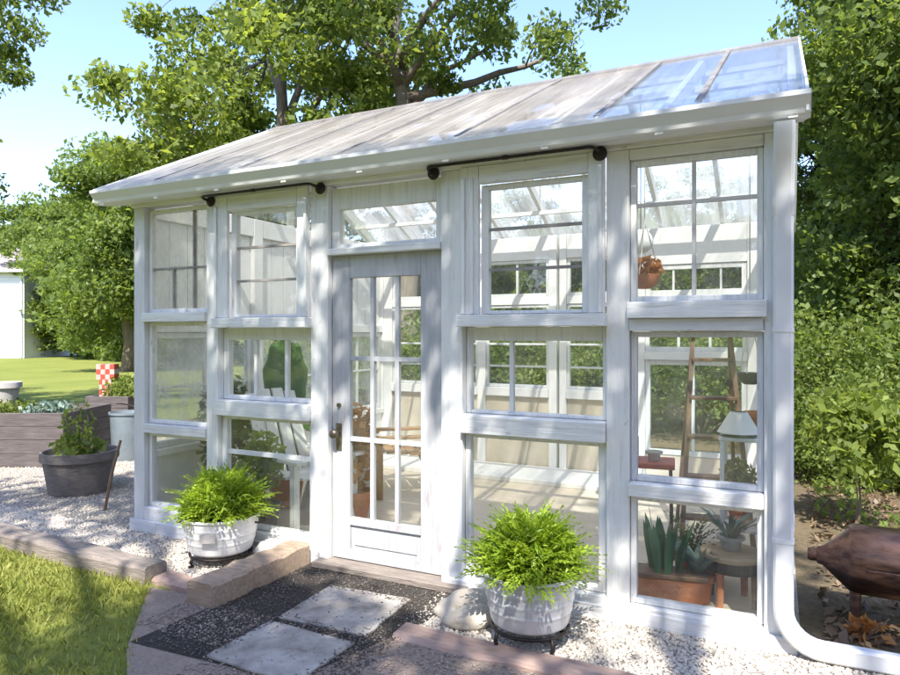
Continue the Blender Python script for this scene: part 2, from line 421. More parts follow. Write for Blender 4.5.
def npmesh(name, V, Fc, mat, parent=None, smooth=False):
    V = np.asarray(V, dtype=np.float32).reshape(-1, 3); Fc = np.asarray(Fc, dtype=np.int32)
    k = Fc.shape[1]; m = len(Fc)
    me = bpy.data.meshes.new(name)
    me.vertices.add(len(V)); me.vertices.foreach_set('co', V.ravel())
    me.loops.add(m * k); me.loops.foreach_set('vertex_index', Fc.ravel())
    me.polygons.add(m)
    me.polygons.foreach_set('loop_start', np.arange(0, m * k, k, dtype=np.int32))
    me.polygons.foreach_set('loop_total', np.full(m, k, dtype=np.int32))
    me.update(calc_edges=True)
    return link(name, me, mat, parent, smooth)

def tag(o, label=None, cat=None, group=None, kind=None):
    if label: o['label'] = label
    if cat: o['category'] = cat
    if group: o['group'] = group
    if kind: o['kind'] = kind
    return o

def thing(name, label, cat, loc=(0, 0, 0), rz=0.0, group=None):
    o = bpy.data.objects.new(name, None)
    COL.objects.link(o)
    o.location = loc; o.rotation_euler = (0, 0, rz)
    o.empty_display_size = 0.1
    return tag(o, label, cat, group)

def copy_tree(o, parent=None):
    c = o.copy(); COL.objects.link(c)
    if parent is not None: c.parent = parent
    for ch in list(o.children):
        copy_tree(ch, c)
    return c

def struct(name, mb, mat, label=None, cat=None):
    o = mb.build(name, mat)
    return tag(o, label, cat, None, 'structure')

# leaf scatter: each leaf a folded 4 point blade
def leaves(P, size, up=0.0, rg=rng, aspect=0.55, jit=0.35):
    n = len(P)
    d = rg.normal(size=(n, 3)); d[:, 2] -= 0.45
    d /= np.linalg.norm(d, axis=1)[:, None]
    nr = rg.normal(size=(n, 3)); nr[:, 2] = np.abs(nr[:, 2]) + up
    w = np.cross(d, nr); w /= (np.linalg.norm(w, axis=1)[:, None] + 1e-9)
    nn = np.cross(w, d)
    s = (size * (1 + jit * rg.normal(size=n)).clip(0.4, 1.9))[:, None]
    V = np.empty((n, 4, 3))
    V[:, 0] = P - d * s * 0.5
    V[:, 1] = P + w * s * aspect * 0.5 + nn * s * 0.08
    V[:, 2] = P + d * s * 0.5
    V[:, 3] = P - w * s * aspect * 0.5 + nn * s * 0.08
    Fc = np.arange(n * 4).reshape(n, 4)
    return V.reshape(-1, 3), Fc

def curve_pts(a, b, n, bend, rg):
    a = np.array(a, float); b = np.array(b, float)
    L = np.linalg.norm(b - a)
    off = rg.normal(size=3) * bend * L
    off[2] = abs(off[2]) * 0.7
    t = np.linspace(0, 1, n)[:, None]
    return a * (1 - t) + b * t + off * (t * (1 - t) * 2) + rg.normal(size=(n, 3)) * 0.012 * L * (t * (1 - t) * 4)

def tree_mesh(seed, height, base, r, crown, nclump, nleaf, lsize, clump_r, trunk_r, leaf, bark, lean=(0, 0), limbs=9, bare=0.0, shell=0.55, parent=None, drop=None):
    """crown = (cx, cy, cz, rx, ry, rz) relative to the base; returns trunk + crown objects under parent"""
    rg = np.random.default_rng(seed)
    cx, cy, cz, rx, ry, rz = crown
    mb = MB()
    top = np.array([lean[0], lean[1], height])
    n = 9
    tp = [np.array([0, 0, -0.15])]
    for i in range(1, n):
        t = i / (n - 1)
        tp.append(top * t + np.array([rg.normal() * 0.02 * height * t * (1 - t) * 3, rg.normal() * 0.02 * height * t * (1 - t) * 3, 0]))
    tr = [trunk_r * (1.35 if i == 0 else 1.0) * (1 - 0.86 * (i / (n - 1)) ** 0.9) + 0.01 for i in range(n)]
    mb.tube(tp, tr, 10)
    # clump centres: shell-biased in the crown ellipsoid
    d = rg.normal(size=(nclump, 3)); d /= np.linalg.norm(d, axis=1)[:, None]
    rad = (rg.random(nclump) ** (1 / 3)) * (1 - shell) + shell * (0.75 + 0.3 * rg.random(nclump))
    lob = 1 + 0.22 * np.sin(d[:, 0] * 4.1 + seed) * np.cos(d[:, 1] * 3.7 + seed * 2) + 0.15 * np.sin(d[:, 2] * 6 + seed)
    C = np.array([cx, cy, cz]) + d * (rad * lob)[:, None] * np.array([rx, ry, rz])
    if drop is not None:
        C = C[~drop(C)]
    # limbs
    if limbs:
        lz = np.linspace(max(0.28 * height, cz - rz * 0.9), height * 0.93, limbs)
        ends = C[rg.choice(len(C), min(limbs, len(C)), replace=False)]
        order = np.argsort(ends[:, 2]); ends = ends[order]
        limb_pts = []
        for i, e in enumerate(ends):
            z = min(lz[i], e[2] - 0.1 * height if e[2] > lz[0] + 0.1 * height else lz[0])
            t = max(0.15, min(0.95, z / height))
            k = t * (n - 1); k0 = int(k); p = np.array(tp[k0]) * (1 - (k - k0)) + np.array(tp[min(k0 + 1, n - 1)]) * (k - k0)
            lp = curve_pts(p, e, 7, 0.12, rg)
            r0 = trunk_r * (1 - 0.8 * t) * 0.62
            mb.tube(lp, [r0 * (1 - 0.8 * j / 6) + 0.006 for j in range(7)], 7)
            limb_pts += [(q, r0 * (1 - 0.8 * j / 6)) for j, q in enumerate(lp) if j >= 2]
        LP = np.array([q for q, _ in limb_pts]); LR = [x for _, x in limb_pts]
        for c in C[:: max(1, len(C) // 110)]:
            j = int(np.argmin(((LP - c) ** 2).sum(1)))
            if np.linalg.norm(LP[j] - c) < 0.05: continue
            r0 = max(0.008, min(LR[j] * 0.5, 0.05))
            mb.tube(curve_pts(LP[j], c, 5, 0.12, rg), [r0, r0 * .8, r0 * .6, r0 * .4, 0.004], 5)
    mb.build('trunk', bark, parent, smooth=True)
    per = rg.multinomial(nleaf, np.ones(len(C)) / len(C))
    idx = np.repeat(np.arange(len(C)), per)
    off = rg.normal(size=(nleaf, 3))
    off /= np.linalg.norm(off, axis=1)[:, None]
    off *= (rg.random(nleaf) ** 0.45)[:, None] * clump_r * np.array([1.15, 1.15, 0.72]) * (0.6 + 0.8 * rg.random(len(C)))[idx][:, None]
    V, Fc = leaves(C[idx] + off, lsize, rg=rg)
    npmesh('crown', V, Fc, leaf, parent)

# ------------------------------------------------------------------ ground
S = 400
struct('ground', MB().poly([(-S, -S, 0), (S, -S, 0), (S, S, 0), (-S, S, 0)]), M['lawn'])
struct('forest_floor', MB().poly([(4.5, -0.3, 0.004), (40, -0.3, 0.004), (60, 90, 0.004), (-6, 60, 0.004), (-5, 4.0, 0.004), (4.5, 4.0, 0.004)]), M['forest'])
struct('gravel_yard', MB().poly([(-9, -0.8, 0.008), (-1.6, -0.58, 0.008), (1.74, -0.74, 0.008), (6.5, -0.62, 0.008), (6.5, -0.02, 0.008), (4.64, 0.02, 0.008), (4.6, 4.2, 0.008), (-4, 4.2, 0.008), (-10, 2.5, 0.008)]), M['gravel'])
struct('brick_path', MB().poly([(1.12, -0.79, 0.012), (1.7, -1.4, 0.012), (2.15, -1.75, 0.012), (2.6, -5, 0.012), (9, -5, 0.012), (9, -0.55, 0.012), (2.9, -0.66, 0.012), (1.7, -0.78, 0.012)]), M['crushed'])
struct('path', MB().poly([(1.66, -1.35, 0.016), (2.62, -1.30, 0.016), (2.86, -0.5, 0.016), (2.86, -0.02, 0.016), (1.74, -0.02, 0.016), (1.70, -0.75, 0.016)]), M['soilpath'])

# grass blades near the camera
def grass():
    n = 90000
    x = rng.uniform(-4.5, 2.1, n); y = rng.uniform(-3.4, -0.66, n)
    keep = (y < np.where(x < 1.1, -0.76 - 0.0 * x, -0.79 - (x - 1.12) * 0.95)) & ((x - CX) * -SA + (y - CY) * CA > 0.8)
    edge = np.where(x > 0.2, (x - 0.2) / 2.0, 0)
    keep &= rng.random(n) > edge * 0.75
    # patchy
    pat = np.sin(x * 3.1 + y * 2.2) * np.sin(y * 4.3 - x * 1.7)
    keep &= rng.random(n) > 0.25 - 0.25 * pat
    x = x[keep]; y = y[keep]; n = len(x)
    h = rng.uniform(0.018, 0.065, n) * (1 + 0.35 * np.sin(x * 2.3 + 1) * np.sin(y * 3.1))
    a = rng.uniform(0, 2 * math.pi, n); lean = rng.uniform(0.1, 0.9, n) * h
    b = rng.uniform(0, 2 * math.pi, n)
    w = rng.uniform(0.003, 0.006, n)
    V = np.zeros((n, 4, 3))
    for k, (t, ww) in enumerate(((0, -1), (0, 1), (0.6, 0.7), (1, 0))):
        V[:, k, 0] = x + np.cos(a) * w * ww + np.cos(b) * lean * t * t
        V[:, k, 1] = y + np.sin(a) * w * ww + np.sin(b) * lean * t * t
        V[:, k, 2] = h * t
    o = npmesh('lawn_grass', V, np.arange(n * 4).reshape(n, 4), M['grass'])
    tag(o, 'short sunlit green grass at the front left of the garden', 'grass', kind='stuff')
grass()

OCT = np.array([(1, 0, 0), (-1, 0, 0), (0, 1, 0), (0, -1, 0), (0, 0, 1), (0, 0, -1)], float)
OCTF = np.array([(0, 2, 4), (2, 1, 4), (1, 3, 4), (3, 0, 4), (2, 0, 5), (1, 2, 5), (3, 1, 5), (0, 3, 5)])
def pebbles(name, label, rects, z, lo, hi, mat):
    P = []
    for x0, x1, y0, y1, n in rects:
        P.append(np.stack([rng.uniform(x0, x1, n), rng.uniform(y0, y1, n)], 1))
    P = np.concatenate(P); n = len(P)
    s = rng.uniform(lo, hi, n) * rng.uniform(0.7, 1.3, n)
    V = OCT[None] * s[:, None, None] * rng.uniform(0.6, 1.3, (n, 6, 1)) * np.array([1, 1, 0.6])
    a = rng.uniform(0, 6.28, n); ca, sa = np.cos(a)[:, None], np.sin(a)[:, None]
    X = V[..., 0] * ca - V[..., 1] * sa; Y = V[..., 0] * sa + V[..., 1] * ca
    V = np.stack([X + P[:, :1], Y + P[:, 1:], V[..., 2] + z + s[:, None] * 0.25], -1)
    Fc = (OCTF[None] + 6 * np.arange(n)[:, None, None]).reshape(-1, 3)
    o = npmesh(name, V.reshape(-1, 3), Fc, mat)
    tag(o, label, 'gravel', kind='stuff')
pebbles('gravel', 'loose pale gravel scattered around the greenhouse foot', [(-2.2, 1.55, -0.58, -0.03, 14000), (2.75, 5.6, -0.60, -0.03, 14000), (-5.5, -0.05, -0.55, 2.8, 24000)], 0.008, 0.006, 0.014, M['pebble'])
pebbles('path_grit', 'brownish grit on the path by the pavers', [(2.1, 3.6, -1.9, -0.75, 5000), (1.5, 2.1, -1.2, -0.8, 1200)], 0.014, 0.003, 0.009, M['chip_warm'])
pebbles('dark_path_grit', 'dark grit around the concrete slabs', [(1.72, 2.85, -1.32, -0.04, 6000)], 0.018, 0.003, 0.008, M['chip'])

pebbles('slab_grit', 'fine grit strewn along the edges of the concrete slabs', [(2.11, 2.17, -1.3, -0.32, 130), (2.64, 2.70, -1.3, -0.32, 130), (2.12, 2.69, -0.90, -0.78, 120), (2.12, 2.69, -0.36, -0.31, 120), (2.15, 2.66, -1.3, -0.35, 50)], 0.031, 0.003, 0.007, M['chip'])
def litter():
    n = 9000
    P = np.stack([rng.uniform(4.75, 9, n), rng.uniform(0.15, 7, n), rng.uniform(0.01, 0.04, n)], 1)
    V, Fc = leaves(P, 0.055, up=2.5)
    o = npmesh('leaf_litter', V, Fc, M['litter'])
    tag(o, 'brown dry leaves covering the woodland floor', 'leaf litter', kind='stuff')
litter()
def cover():
    n = 15000
    x = rng.uniform(4.8, 10, n); y = rng.uniform(0.9, 8.5, n)
    keep = (np.sin(x * 2.9 + 1) * np.sin(y * 2.3) + 0.35 * (y - 2.0)) > 0.15
    P = np.stack([x, y, rng.uniform(0.03, 0.16, n)], 1)[keep]
    V, Fc = leaves(P, 0.06, up=1.2)
    o = npmesh('ground_cover', V, Fc, M['leaf_mid'])
    tag(o, 'low green ground cover on the woodland floor behind the smoker', 'ground cover', kind='stuff')
cover()

# ------------------------------------------------------------------ greenhouse
G = thing('greenhouse', 'white greenhouse built from salvaged windows with a clear panel roof', 'greenhouse')
L, D = 4.60, 3.60

def bx(name, x0, x1, y0, y1, z0, z1, mat='white', parent=None, bevel=0.004):
    if mat in ('white', 'white_old') and x1 - x0 > z1 - z0: mat += '_h'
    return MB().box(x0, x1, y0, y1, z0, z1).build(name, M[mat], parent or G, bevel=bevel)

def window(x0, x1, z0, z1, y=0.035, fw=0.045, fd=0.05, vm=(), hm=(), mw=0.02, mat='white', mmat='white', gmat='glass', axis='x', rails=None, name='window', parent=None):
    """frame as one part, glass pane and glazing bars its sub-parts. axis 'x': along the facade; 'y': along an end wall at x=y"""
    def B(mb, a0, a1, d0, d1, c0, c1):
        if axis == 'x': mb.box(a0, a1, y + d0, y + d1, c0, c1)
        else: mb.box(y + d0, y + d1, a0, a1, c0, c1)
    fr = MB()
    fl = fw if not rails else rails[0]; fb = fw if not rails else rails[1]; ft = fw if not rails else rails[2]; frr = fw if not rails else rails[3]
    B(fr, x0, x0 + fl, 0, fd, z0, z1); B(fr, x1 - frr, x1, 0, fd, z0, z1)
    B(fr, x0 + fl, x1 - frr, 0, fd, z0, z0 + fb); B(fr, x0 + fl, x1 - frr, 0, fd, z1 - ft, z1)
    w = fr.build(name, M[mat], parent or G, bevel=0.004)
    gx0, gx1, gz0, gz1 = x0 + fl, x1 - frr, z0 + fb, z1 - ft
    g = MB(); B(g, gx0 + .001, gx1 - .001, fd * 0.5 - 0.002, fd * 0.5 + 0.002, gz0 + .001, gz1 - .001)
    g.build('glass_pane', M[gmat], w)
    if vm or hm:
        mb = MB()
        for k, v in enumerate(vm):
            v, a, b = v if isinstance(v, tuple) else (v, gz0, gz1)
            B(mb, v - mw / 2, v + mw / 2, fd * 0.2, fd * 0.8, a + .001, b - .001)
        for h in hm:
            B(mb, gx0 + .001, gx1 - .001, fd * 0.23, fd * 0.77, h - mw / 2, h + mw / 2)
        if vm and hm: mb.build('glazing_bars', M[mmat], w)
        else:
            for v in vm:
                m1 = MB(); B(m1, v - mw / 2, v + mw / 2, fd * 0.2, fd * 0.8, gz0 + .001, gz1 - .001)
                m1.build('glazing_bar', M[mmat], w)
            for h in hm:
                m1 = MB(); B(m1, gx0 + .001, gx1 - .001, fd * 0.23, fd * 0.77, h - mw / 2, h + mw / 2)
                m1.build('glazing_bar', M[mmat], w)
    return w

# posts
bx('post', 0.0, 0.115, -0.01, 0.10, 0, 2.52, 'white_old')
bx('post', 0.775, 0.885, -0.012, 0.10, 0, 2.52, 'white')
bx('post', 1.725, 1.865, -0.012, 0.10, 0, 2.52)
bx('post', 2.705, 2.845, -0.012, 0.10, 0, 2.52)
bx('post', 3.705, 3.825, -0.012, 0.10, 0, 2.52)
bx('post', 4.475, 4.60, -0.01, 0.10, 0, 2.52)
# frieze board under the gutter and top plate
bx('frieze_board', -0.01, 4.61, -0.03, 0.11, 2.5205, 2.64)
# bay 1
window(0.118, 0.772, 1.70, 2.50, vm=((0.37, 1.72, 2.05), (0.585, 1.72, 2.49)), hm=(2.04,), mw=0.016, fw=0.03, mmat='muntin_dark', gmat='glass_dusty')
bx('window_sill', 0.117, 0.774, -0.035, 0.09, 1.63, 1.70)
window(0.118, 0.772, 0.845, 1.628, fw=0.03, gmat='glass_dusty')
bx('rail', 0.117, 0.773, -0.022, 0.09, 0.775, 0.843, 'white_old')
window(0.118, 0.772, 0.20, 0.773, fw=0.03, gmat='glass')
bx('bottom_board', 0.116, 0.774, -0.014, 0.09, 0, 0.198, 'white_old')
# bay 2 boxed upper window
def boxed(x0, x1, g0, g1, grooves):
    bx('trim_board', x0, g0 - 0.045, -0.045, -0.0125, 1.652, 2.52, 'white')
    bx('trim_board', g1 + 0.045, x1, -0.045, -0.0125, 1.652, 2.52, 'white')
    bx('header_board', g0 - 0.044, g1 + 0.044, -0.043, -0.0, 2.415, 2.519, 'white')
    for a in grooves:
        bx('batten', a, a + 0.022, -0.06, -0.0455, 1.655, 2.45, 'white', bevel=0.003)
    window(g0 - 0.044, g1 + 0.044, 1.655, 2.413, y=0.0, fw=0.044, hm=(2.152, 1.915), mw=0.016, mmat='muntin_dark', rails=(0.044, 0.02, 0.028, 0.044))
    bx('window_sill', x0 - 0.01, x1 + 0.01, -0.085, 0.09, 1.582, 1.65)
boxed(0.888, 1.722, 1.05, 1.59, (0.895, 1.70))
# bay 2 middle and lower
window(0.888, 1.722, 1.065, 1.58, y=0.045, fw=0.05, vm=(1.182, 1.461), mw=0.026, rails=(0.05, 0.03, 0.085, 0.035))
bx('window_sill', 0.887, 1.723, -0.05, 0.09, 0.955, 1.063)
window(0.888, 1.722, 0.155, 0.953, y=0.03, fw=0.045, hm=(0.685,), mw=0.03, rails=(0.045, 0.03, 0.03, 0.04), gmat='glass')
bx('bottom_board', 0.886, 1.724, -0.014, 0.09, 0, 0.153)
# door bay
window(1.867, 2.703, 2.10, 2.5, y=0.03, fw=0.06, rails=(0.06, 0.03, 0.14, 0.055))
bx('door_head', 1.866, 2.704, -0.03, 0.09, 2.055, 2.098)
bx('threshold', 1.80, 2.90, -0.10, 0.10, 0.017, 0.055, 'wood_grey')
dr = MB()
dx0, dx1, dz0, dz1 = 1.874, 2.697, 0.06, 2.05
gx0, gx1, gz0, gz1 = 2.01, 2.54, 0.335, 1.905
dr.box(dx0, gx0, 0.03, 0.07, dz0, dz1).box(gx1, dx1, 0.03, 0.07, dz0, dz1)
dr.box(gx0, gx1, 0.03, 0.07, gz1, dz1).box(gx0, gx1, 0.03, 0.07, 0.285, gz0)
dr.box(gx0, gx1, 0.03, 0.07, dz0, 0.13).box(gx0, gx1, 0.045, 0.06, 0.13, 0.285)
dr.box(gx0 + 0.03, gx1 - 0.03, 0.038, 0.045, 0.155, 0.262)
door = dr.build('door', M['door'], G, bevel=0.004)
MB().box(gx0 + .001, gx1 - .001, 0.048, 0.052, gz0 + .001, gz1 - .001).build('glass_pane', M['glass'], door)
mb = MB()
for v in (2.18, 2.366): mb.box(v - 0.014, v + 0.014, 0.036, 0.064, gz0 + .001, gz1 - .001)
for h in (1.378, 0.85): mb.box(gx0 + .001, gx1 - .001, 0.037, 0.063, h - 0.014, h + 0.014)
mb.build('glazing_bars', M['door'], door)
MB().box(1.905, 1.95, 0.022, 0.0295, 0.77, 0.95).build('lock_plate', M['brass'], door, bevel=0.003)
mb = MB(); mb.lathe([(0.006, 0), (0.012, 0.008), (0.012, 0.03), (0.028, 0.04), (0.032, 0.055), (0.026, 0.07), (0.008, 0.075)], 16)
mb.move(Matrix.Translation((1.928, 0.022, 0.885)) @ Matrix.Rotation(R(90), 4, 'X'))
mb.build('door_knob', M['brass'], door, smooth=True)
mb = MB().tube([(1.93, 0.03, 1.07), (1.93, 0.012, 1.07)], 0.014, 10); mb.build('lock_cylinder', M['brass'], door)
for z in (1.86, 0.25, 1.05):
    MB().tube([(2.699, 0.024, z), (2.699, 0.024, z + 0.1)], 0.009, 8).build('hinge', M['iron'], door)
# bay 4
boxed(2.848, 3.702, 3.01, 3.568, (2.86, 2.915, 3.67))
window(2.848, 3.702, 1.065, 1.58, y=0.045, fw=0.04, vm=(3.133,), mw=0.024, rails=(0.03, 0.02, 0.08, 0.03))
bx('window_sill', 2.847, 3.703, -0.05, 0.09, 0.955, 1.063)
window(2.848, 3.702, 0.125, 0.953, y=0.03, fw=0.04, rails=(0.035, 0.03, 0.03, 0.05))
bx('bottom_board', 2.846, 3.704, -0.014, 0.09, 0, 0.123)
# bay 5
bx('header_board', 3.827, 4.473, -0.012, 0.09, 2.465, 2.519)
window(3.827, 4.473, 1.71, 2.463, y=0.02, fw=0.03, vm=(4.146,), hm=(2.225,), mw=0.018, mmat='muntin')
bx('window_sill', 3.82, 4.49, -0.055, 0.09, 1.622, 1.708)
bx('header_board', 3.8265, 4.4735, -0.02, 0.09, 1.555, 1.62, 'white_old')
window(3.827, 4.473, 0.757, 1.553, y=0.03, fw=0.03, mat='white_old')
bx('rail', 3.8265, 4.4735, -0.04, 0.09, 0.685, 0.755)
window(3.827, 4.473, 0.105, 0.683, y=0.025, fw=0.03)
bx('bottom_board', 3.826, 4.474, -0.016, 0.09, 0.0, 0.103)
# skirting along the foot, right and left of the door
bx('skirting', 2.72, 4.62, -0.04, -0.0175, 0.005, 0.085, 'white_old')
bx('skirting', -0.02, 1.80, -0.035, -0.0155, 0.005, 0.10, 'white_old')

# end walls (x = 0 and x = 4.6) : posts, windows and gable glazing
EW = (0.10, 1.28, 2.44, 3.60)
for xw, o in ((0.0, 0), (4.5, 1)):
    for k, yy in enumerate((1.22, 2.38)):
        bx('post', xw, xw + 0.10, yy, yy + 0.12, 0, 2.62, 'inner_white')
    bx('corner_post', xw, xw + 0.10, 3.49, 3.60, 0, 2.62, 'inner_white')
    for a, b in ((0.102, 1.218), (1.342, 2.378), (2.502, 3.488)):
        window(a, b, 0.62, 1.55, y=xw + 0.02, fw=0.05, vm=((a + b) / 2,), hm=(1.1,), axis='y', gmat='glass' if o else 'frosted')
        if o: window(a, b, 1.64, 2.45, y=xw + 0.02, fw=0.05, vm=((a + b) / 2,), axis='y', gmat='glass_dusty')
        else:
            mb = MB(); nb = 6; wb = (b - a) / nb
            for k in range(nb): mb.prism([(xw + 0.03, a + k * wb + 0.002, 1.64), (xw + 0.03, a + (k + 1) * wb - 0.004, 1.64), (xw + 0.052, a + (k + 1) * wb - 0.004, 1.64), (xw + 0.052, a + k * wb + 0.002, 1.64)], (0, 0, 0.81))
            mb.box(xw + 0.02, xw + 0.029, a, b, 1.64, 2.45)
            mb.build('wall_boarding', M['inner_white'], G)
        bx('knee_wall', xw + 0.02, xw + 0.08, a, b, 0, 0.56, 'inner_white')
        bx('window_sill', xw - 0.01, xw + 0.11, a, b, 0.5605, 0.618, 'inner_white')
        bx('rail', xw + 0.005, xw + 0.095, a, b, 1.552, 1.638, 'inner_white')
        bx('top_rail', xw + 0.005, xw + 0.095, a, b, 2.452, 2.62, 'inner_white')
    # gable triangle
    g = MB().prism([(xw + 0.045, 0.02, 2.645), (xw + 0.045, 3.58, 2.645), (xw + 0.045, 1.82, 3.50)], (0.006, 0, 0))
    gp = g.build('gable_panel', M['glass_dusty'], G)
    bx('gable_stud', xw + 0.02, xw + 0.044, 1.77, 1.87, 2.63, 3.47, 'inner_white')
    for yy in (0.9, 2.7): bx('gable_stud', xw + 0.02, xw + 0.044, yy, yy + 0.06, 2.63, 3.03, 'inner_white')

# back wall at y = 3.5..3.6
for a, b in ((0.10, 0.22), (1.375, 1.475), (2.235, 2.325), (2.355, 2.435), (3.12, 3.27), (4.24, 4.50)):
    bx('post', a, b, 3.50, 3.60, 0, 2.62, 'inner_white')
for a, b in ((0.222, 1.373), (1.477, 2.233), (2.437, 3.118)):
    bx('knee_wall', a, b, 3.52, 3.58, 0, 0.83, 'knee')
    bx('window_sill', a, b, 3.47, 3.61, 0.832, 0.93, 'inner_white')
    window(a, b, 0.932, 1.86, y=3.52, fw=0.032, hm=(1.17, 1.42), mw=0.022)
    bx('rail', a, b, 3.505, 3.595, 1.862, 1.95, 'inner_white')
    window(a, b, 1.952, 2.36, y=3.52, fw=0.035, vm=((a + b) / 2,), mw=0.025)
    bx('top_rail', a, b, 3.505, 3.595, 2.362, 2.62, 'inner_white')
a, b = 3.272, 4.238
bx('knee_wall', a, b, 3.52, 3.58, 0, 0.30, 'knee')
window(a, b, 0.302, 1.27, y=3.51, fw=0.05, vm=(3.74,), mw=0.03)
bx('rail', a, b, 3.47, 3.61, 1.272, 1.36, 'inner_white')
window(a, b, 1.362, 1.86, y=3.52, fw=0.04, vm=(3.6, 3.9), mw=0.025)
bx('rail', a, b, 3.505, 3.595, 1.862, 1.93, 'inner_white')
window(a, b, 1.932, 2.24, y=3.52, fw=0.05, vm=(3.55, 3.76, 4.0), mw=0.02)
bx('top_rail', a, b, 3.505, 3.595, 2.242, 2.62, 'inner_white')
bx('floor', 0.10, 4.50, 0.10, 3.50, 0.0, 0.022, 'floor', bevel=0)
bx('floor_step', 0.10, 4.50, 2.80, 3.49, 0.0225, 0.07, 'inner_white', bevel=0.004)

# roof
EZ, RZ, RY = 2.635, 3.66, 1.82
SL = (RZ - EZ) / (RY + 0.24)
def roofz(y): return EZ + (y + 0.24) * SL if y <= RY else RZ - (y - RY) * SL
mb = MB()
for y in (1.80,): mb.box(-0.15, 4.63, 1.795, 1.845, RZ - 0.17, RZ - 0.035)
mb.build('ridge_beam', M['inner_white'], G)
for i in range(9):
    x = -0.14 + i * (4.62 + 0.14 - 0.04) / 8
    for sgn in (0, 1):
        ya, yb = (-0.20, 1.793) if sgn == 0 else (1.847, 3.84)
        pts = [(x, ya, roofz(ya) - 0.13), (x, yb, roofz(yb) - 0.13), (x, yb, roofz(yb) - 0.03), (x, ya, roofz(ya) - 0.03)]
        MB().prism(pts, (0.04, 0, 0)).build('rafter', M['inner_white'], G)
for y in (0.45, 1.15, 2.5, 3.2):
    MB().box(-0.10, 4.58, y - 0.03, y + 0.03, roofz(y) - 0.175, roofz(y) - 0.135).build('purlin', M['inner_white'], G)
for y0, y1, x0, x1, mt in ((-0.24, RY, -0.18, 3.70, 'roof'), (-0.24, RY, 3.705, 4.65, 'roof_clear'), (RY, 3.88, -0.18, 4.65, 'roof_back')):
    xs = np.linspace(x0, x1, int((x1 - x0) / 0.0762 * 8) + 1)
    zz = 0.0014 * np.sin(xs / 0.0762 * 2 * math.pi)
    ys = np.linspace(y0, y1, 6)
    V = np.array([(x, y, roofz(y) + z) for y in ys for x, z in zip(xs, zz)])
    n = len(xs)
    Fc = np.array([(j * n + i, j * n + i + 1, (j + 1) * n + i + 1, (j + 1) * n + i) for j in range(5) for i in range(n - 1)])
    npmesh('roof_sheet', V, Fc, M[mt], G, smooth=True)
# ridge cap and sheet seams
MB().prism([(-0.19, RY - 0.10, RZ - 0.03), (-0.19, RY, RZ + 0.022), (-0.19, RY + 0.10, RZ - 0.03), (-0.19, RY + 0.09, RZ - 0.045), (-0.19, RY, RZ + 0.008), (-0.19, RY - 0.09, RZ - 0.045)], (4.85, 0, 0)).build('ridge_cap', M['roof'], G)
for x in (3.69, 4.18, 2.9, 2.1, 1.3, 0.5):
    MB().prism([(x, -0.235, EZ + 0.012), (x + 0.03, -0.235, EZ + 0.012), (x + 0.03, RY - 0.08, roofz(RY - 0.08) + 0.012), (x, RY - 0.08, roofz(RY - 0.08) + 0.012)], (0, 0, 0.006)).build('sheet_seam', M['seam'], G)
for x in (-0.195, 4.652):
    MB().prism([(x, -0.22, EZ - 0.09), (x, RY, RZ - 0.09), (x, 3.86, EZ - 0.09), (x, 3.86, EZ + 0.012), (x, RY, RZ + 0.012), (x, -0.22, EZ + 0.012)], (0.012, 0, 0)).build('rake_board', M['inner_white'], G)
# gutter (ogee profile) along the eave
prof = [(-0.13, 2.532), (-0.19, 2.532), (-0.205, 2.54), (-0.215, 2.565), (-0.24, 2.597), (-0.25, 2.61), (-0.25, 2.632), (-0.238, 2.632), (-0.236, 2.612), (-0.205, 2.575), (-0.19, 2.546), (-0.135, 2.542)]
MB().prism([(-0.19, y, z) for y, z in prof], (4.86, 0, 0)).build('gutter', M['gutter'], G, bevel=0.0)
MB().prism([(-0.192, y, z) for y, z in prof[:8]] + [(-0.192, -0.13, 2.632)], (0.0015, 0, 0)).build('gutter_end', M['gutter'], G)
MB().prism([(4.671, y, z) for y, z in prof[:8]] + [(4.671, -0.13, 2.632)], (0.0015, 0, 0)).build('gutter_end', M['gutter'], G)
bx('fascia_board', -0.18, 4.66, -0.128, -0.108, 2.532, 2.615)
bx('soffit', -0.17, 4.65, -0.1075, -0.031, 2.545, 2.56)
# downspout: rounded-rect section swept along a path
def sweep(path, w, d, name, mat, parent):
    mb = MB(); n = len(path)
    sec = [(-w / 2 + .012, -d / 2), (w / 2 - .012, -d / 2), (w / 2, -d / 2 + .012), (w / 2, d / 2 - .012), (w / 2 - .012, d / 2), (-w / 2 + .012, d / 2), (-w / 2, d / 2 - .012), (-w / 2, -d / 2 + .012)]
    path = [Vector(p) for p in path]
    for i, p in enumerate(path):
        t = (path[min(i + 1, n - 1)] - path[max(i - 1, 0)]).normalized()
        s = Vector((0, 0, 1)).cross(t) if abs(t.z) < 0.5 and abs(t.y) > abs(t.x) else None
        yv = Vector((0, -1, 0)) if abs(t.y) < 0.7 else Vector((0, 0, 1))
        yv = (yv - t * yv.dot(t)).normalized(); xv = yv.cross(t).normalized()
        for a, b in sec:
            mb.v.append(tuple(p + xv * a + yv * b))
    for i in range(n - 1):
        for k in range(8):
            k2 = (k + 1) % 8
            mb.f.append((i * 8 + k, i * 8 + k2, (i + 1) * 8 + k2, (i + 1) * 8 + k))
    mb.f.append(tuple(range(8))[::-1]); mb.f.append(tuple((n - 1) * 8 + k for k in range(8)))
    return mb.build(name, mat, parent, smooth='auto')
ds = [(4.565, -0.19, 2.515), (4.565, -0.18, 2.46), (4.562, -0.13, 2.38), (4.56, -0.085, 2.30), (4.56, -0.065, 2.22), (4.56, -0.06, 1.6), (4.56, -0.06, 0.9), (4.56, -0.06, 0.24)]
